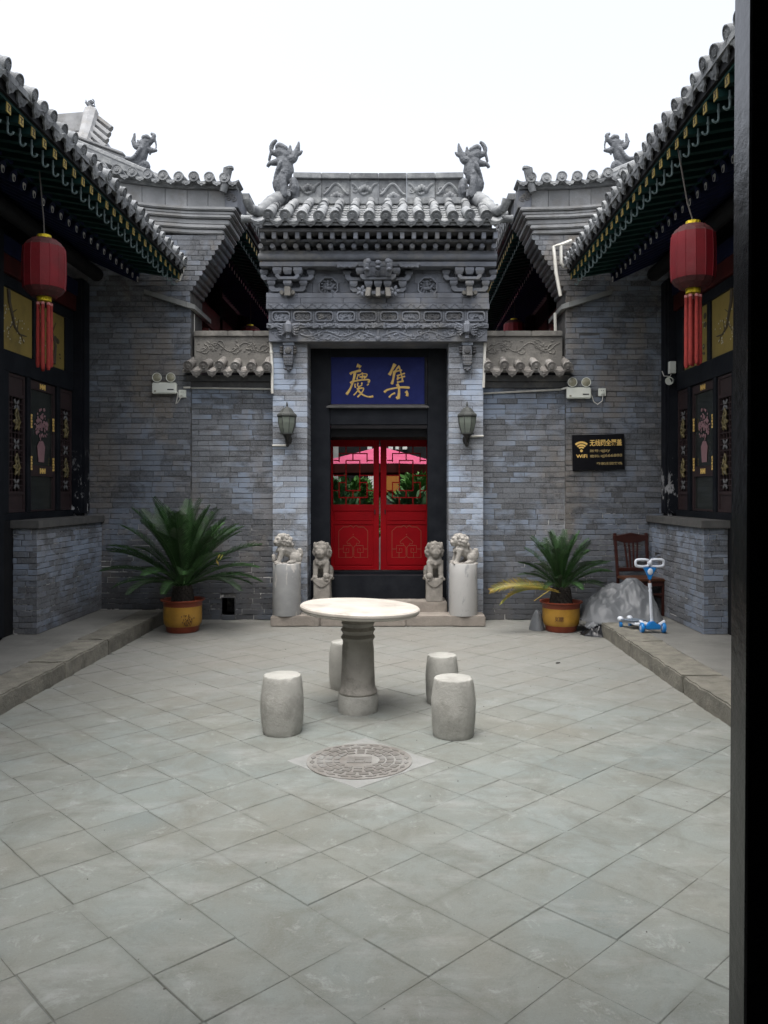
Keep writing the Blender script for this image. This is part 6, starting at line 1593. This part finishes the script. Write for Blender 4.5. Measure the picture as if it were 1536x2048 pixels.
lc = U(500, 680, 15.0); lantern(lc, .20, .5, 'distant red lantern top above the left low wall', False, (lc.x, lc.y, 5.4)); lc = U(1028, 668, 15.0); lantern(lc, .20, .5, 'distant red lantern above the right low wall', False, (lc.x, lc.y, 5.4))

# ---------------------------------------------------------------- camera and box on the right post
def cctv():
    Y = 9.95; p = U(1338, 762, Y); t = thing('security_camera', 'small round security camera on the right window post', 'camera', (p.x, p.y, p.z))
    m = MB(); m.tube([p+Vector((.10,.16,.02)), p+Vector((.02,.03,.01)), p], [.035,.04,.045], 12); m.build('body', M['dkplastic'], t, smooth=True)
    m = MB(); m.lathe([(.05,0),(.05,-.02),(.036,-.022),(.034,-.012),(.001,-.014)], 18, p, axis='y'); m.build('lens_ring', M['plastic'], t, smooth=True)
    q = U(1348, 733, Y); bx = MB().box(q.x-.035, q.x+.045, Y+.05, Y+.12, q.z-.075, q.z+.075).build('junction_box', M['plastic'], loc=(q.x, Y+.08, q.z), bevel=.004); tag(bx, 'pale junction box above the security camera', 'junction box')
    pipe([U(1324,742,Y+.1), U(1328,752,Y+.1), U(1340,753,Y+.1), U(1344,745,Y+.1)], .006, 'thin cable looping beside the security camera', 'cable', name='cable')
cctv()

# ---------------------------------------------------------------- chair
def chair():
    z0 = .15; t = thing('wooden_chair', 'red brown wooden chair behind the grey tarpaulin', 'chair', (2.98, 9.9, z0), rz=radians(7)); W[t] = Vector((0,0,0))
    def L(mb, name, mat='chair', bev=.005, par=None): return mb.build(name, M[mat], par or t, bevel=bev)
    bx, fx_ = .20, .215
    for s in (-1, 1):
        L(MB().bar((s*bx*.92,.21,0), (s*bx,.185,.45), .035,.035).bar((s*bx,.186,.44), (s*(bx+.008),.27,.985), .036,.034), 'back_leg')
        L(MB().bar((s*fx_,-.20,0), (s*fx_,-.20,.42), .036,.036), 'front_leg'); L(MB().bar((s*fx_,-.19,.22), (s*bx*.95,.19,.22), .02,.025), 'stretcher')
    L(MB().bar((-fx_,-.2,.26), (fx_,-.2,.26), .02,.025), 'stretcher')
    m = MB(); m.prism([(-.235,-.235),(.235,-.235),(.215,.205),(-.215,.205)], .42, .455, 'xy'); L(m, 'seat', 'seat', .01)
    L(MB().box(-.205, .205, -.215, -.195, .36, .418), 'apron')
    m = MB(); pts = [(-.235,.955),(-.12,.965),(0,.99),(.12,.965),(.235,.955),(.232,.90),(.1,.865),(0,.86),(-.1,.865),(-.232,.90)]; m.prism([(x, z) for x, z in pts][::-1], .245, .275); L(m, 'crest_rail')
    L(MB().bar((-bx,.205,.53), (bx,.205,.53), .025,.045), 'lower_rail')
    for k in range(4):
        x = -.075+k*.05; L(MB().bar((x*.8,.21,.55), (x*1.15,.255,.875), .026,.014), 'back_slat')
chair()

# ---------------------------------------------------------------- tarpaulin, plastic, scooter
def heap(name, lab, cat, x0, x1, y0, y1, base, hf, mat, nx=80, ny=64, group=None):
    vs = []; fs = []
    for j in range(ny+1):
        for i in range(nx+1):
            u, v = i/nx, j/ny; x, y = x0+(x1-x0)*u, y0+(y1-y0)*v; vs.append((x, y, base+hf(u, v, x, y)))
    k = nx+1
    for j in range(ny):
        for i in range(nx):
            q = (j*k+i, j*k+i+1, (j+1)*k+i+1, (j+1)*k+i)
            if min(vs[a][2] for a in q) > base-.5 and max(vs[a][2] for a in q) > base+.006: fs.append(q)
    m = MB(); m.add(vs, fs); o = m.build(name, M[mat], smooth=True, fixn=False, sharp=70); tag(o, lab, cat, group); return o
def ridged(p, oct=4):
    s, a, f = 0, 1, 1
    for _ in range(oct): s += a*(1-abs(noise.noise(p*f))*2); a *= .45; f *= 2.1
    return s
CONES = [(.70,.58,.46,.30,.42), (.64,.50,.46,.34,.44), (.44,.58,.42,.36,.42), (.30,.50,.33,.27,.42), (.16,.52,.24,.15,.38), (.84,.60,.34,.15,.36), (.55,.36,.27,.34,.30), (.74,.34,.22,.20,.28), (.36,.30,.18,.26,.25)]
def tarp_h(u, v, x, y):
    wv = noise.noise_vector(Vector((x*3.2, y*3.2, 4)))*.05; uu, vv = u+wv.x, v+wv.y; h = -.03; s2 = 0
    for cu, cv_, hh, ru, rv in CONES:
        d = sqrt(((uu-cu)/ru)**2+((vv-cv_)/rv)**2); hi = hh*(1-max(d, 0)**1.6)
        s2 += math.exp(max(-6, min(20, hi/.028)))
    h = .028*math.log(s2+1e-6)
    e = min(u, 1-u, v, 1-v)*9
    if h <= 0 or e <= 0: return -.02
    k = min(1, h/.12)*min(1, e)
    f = (abs(noise.noise(Vector((x*4.5+y*2.6, y*6-x*3.2, 1))))-.25)*-.075+(abs(noise.noise(Vector((x*10-y*4, y*9+x*5, 7))))-.25)*-.034+noise.noise(Vector((x*20, y*18, 3)))*.004
    return max(-.02, h*min(1, e)+f*k)
heap('tarpaulin', 'grey silver tarpaulin heaped in front of the wooden chair', 'tarpaulin', 2.12, 3.16, 9.12, 9.98, .155, tarp_h, 'tarp', 130, 100)
def low_h(seed, hm):
    def f(u, v, x, y):
        r = sqrt(((u-.5)/.5)**2+((v-.5)/.5)**2)*(1+.25*noise.noise(Vector((u*4, v*4, seed))))
        if r > 1: return -.02
        return hm*(1-r*r)*(.65+.5*ridged(Vector((x*9, y*9, seed)), 3)*.5)
    return f
heap('plastic_sheet', 'crumpled black plastic sheet beside the right pot', 'plastic sheet', 2.10, 2.66, 9.10, 9.42, .0, low_h(3, .15), 'bin', 60, 40)
heap('tarpaulin_edge', 'crumpled silver scrap on the black plastic', 'tarpaulin', 2.16, 2.46, 9.20, 9.42, .10, low_h(6, .11), 'tarp', 40, 30); heap('tarpaulin_edge', 'crumpled silver scrap at the terrace corner', 'tarpaulin', 2.40, 2.82, 9.16, 9.36, .148, low_h(9, .085), 'tarp', 50, 30)
def bag_h(u, v, x, y):
    r = sqrt(((u-.55)/.5)**2+((v-.5)/.5)**2)
    return -.02 if r > 1 else .235*(1-r**2.2)*(.75+.3*u)+.02*ridged(Vector((x*12, y*12, 1)), 3)*(1-r)
heap('plastic_bag', 'grey plastic bag tucked left of the right pot', 'bag', UX(1057,9.62), UX(1088,9.62), 9.5, 9.78, 0, bag_h, 'tarp', 40, 40)

def scooter():
    z0 = .15; c = Vector((UX(1305, 8.56), 8.56, z0)); t = thing('kick_scooter', 'blue and white child kick scooter on the right terrace', 'scooter', c)
    V = lambda x, y, z: Vector((c.x+x, c.y+y, z0+z))
    zh = .745
    for s in (-1, 1):
        m = MB(); pts = []
        for i in range(20):
            a = 2*pi*i/20; x = s*.08-.03; sx = .055*(1 if cos(a) > 0 else -1)*min(1, abs(cos(a))*1.6); pts.append(V(x+sx+.025*cos(a)*.6, 0, zh+.038*sin(a)))
        m.tube(pts+[pts[0]], .0155, 8, cap=False); m.build('handle', M['scwhite'], t, smooth=True)
    m = MB(); m.ell(V(-.03,-.0,zh), (.03,.025,.03)); m.build('handle_hub', M['scwhite'], t, smooth=True)
    m = MB(); m.prism([(c.x-.105+q[0], z0+q[1]) for q in ((.0,.70),(.03,.65),(.052,.60),(.062,.565),(.088,.565),(.098,.60),(.12,.65),(.15,.70))], c.y-.02, c.y+.02); m.build('cowl', M['scblue'], t, bevel=.008)
    m = MB(); m.ell(V(-.03,-.022,.655), (.03,.008,.036)); m.build('badge', M['scwhite'], t, smooth=True)
    MB().tube([V(-.03,0,.56), V(-.027,0,.50)], .012, 8).build('inner_stem', M['copper'], t, smooth=True)
    m = MB(); m.tube([V(-.028,0,.53), V(-.008,0,.10)], [.0165,.018], 10); m.tube([V(-.028,0,.53), V(-.026,0,.485)], .021, 10); m.tube([V(-.025,0,.46), V(-.024,0,.44)], .021, 10); m.build('stem', M['scwhite'], t, smooth=True)
    m = MB(); m.prism([(c.x+x, z0+z) for x, z in ((-.075,.038),(.075,.038),(.085,.06),(.08,.085),(.03,.10),(.02,.125),(-.03,.125),(-.04,.10),(-.08,.085),(-.085,.06))], c.y-.035, c.y+.035); m.build('front_truck', M['scblue'], t, bevel=.008)
    for s in (-1, 1):
        q = V(s*.115, -.01, .055); m = MB(); m.lathe([(.02,-.016),(.05,-.016),(.055,-.008),(.055,.008),(.05,.016),(.02,.016)], 20, q, axis='x'); w_ = m.build('wheel', M['scblue'], t, smooth=True)
        m = MB(); m.lathe([(.001,-.018),(.024,-.018),(.024,.018),(.001,.018)], 12, q, axis='x'); m.build('hub', M['scwhite'], w_)
        m = MB(); m.tube([V(s*.07,0,.085), V(s*.10,.0,.10), V(s*.135,.02,.12)], [.02,.022,.016], 8); m.build('fender', M['scwhite'], t, smooth=True)
    for k_, (dx, dy) in enumerate(((-.24,.36),(-.12,.42))):
        e = V(dx, dy, .075); s0 = V(-.03+.05*k_, .03, .085); d = (e-s0); m = MB(); mid = s0+d*.35+Vector((-.03 if k_ == 0 else .03, 0, -.015))
        m.tube([s0, mid, s0+d*.7, e], [.016,.018,.018,.014], 7); m.build('deck_arm', M['scwhite'], t, smooth=True)
        a, b = s0+d*.42, s0+d*.92; n = Vector((-d.y, d.x, 0)).normalized()*.045; up = Vector((0,0,.012))
        MB().hexa([a-n-up*.2+up, a+n-up*.2+up, b+n+up*.8, b-n+up*.8, a-n+up*1.6, a+n+up*1.6, b+n+up*1.6, b-n+up*1.6]).build('foot_deck', M['scgrey'], t, bevel=.006)
        q = e+Vector((0,.0,-.045)); q.z = z0+.03; m = MB(); m.lathe([(.012,-.012),(.03,-.012),(.03,.012),(.012,.012)], 14, q, axis='x'); m.build('rear_wheel', M['scblue'], t, smooth=True)
        m = MB(); m.ell(e+Vector((0,.01,.015)), (.035,.045,.03)); m.build('rear_fender', M['scwhite'], t, smooth=True)
scooter()

# things on the right window ledge behind the glass, and litter
def ledge_bits():
    Y = 9.35; t = None
    m = MB(); p = U(1404, 1007, 9.55); m.lathe([(.045,0),(.055,.09),(.06,.15)], 14, (p.x, p.y, 1.36)); o = m.build('porcelain_pot', M['porcelain'], loc=(p.x, p.y, 1.36), smooth=True); tag(o, 'small blue white pot inside the right window', 'pot')
ledge_bits()
m = MB(); p = U(1115, 1327, 2640/342); m.ell(p+Vector((0,0,.006)), (.022,.012,.008), (0.4, 'Z'), 8, 5); m.ell(p+Vector((.02,.01,.006)), (.010,.008,.006), n=6, m=4); tag(m.build('leaf_litter', M['soil'], smooth=True), 'small dark scrap lying on the paving right of the stools', 'litter')

# grit and crumbs swept over the paving
gr = MB(); rr = random.Random(77)
for i in range(170):
    y = 2.0+7.8*rr.random()**1.3; x = rr.uniform(-2.8, 2.2); r = rr.uniform(.0009,.0028)*(1+.10*y); gr.ell((x, y, .002+r*.3), (r*rr.uniform(.8,2.2), r, r*.5), (rr.uniform(0,3), 'Z'), 5, 3)
o = gr.build('grit', M['grit'], loc=(0,5,0)); tag(o, 'scattered dark grit and crumbs on the paving', 'grit', kind='stuff')
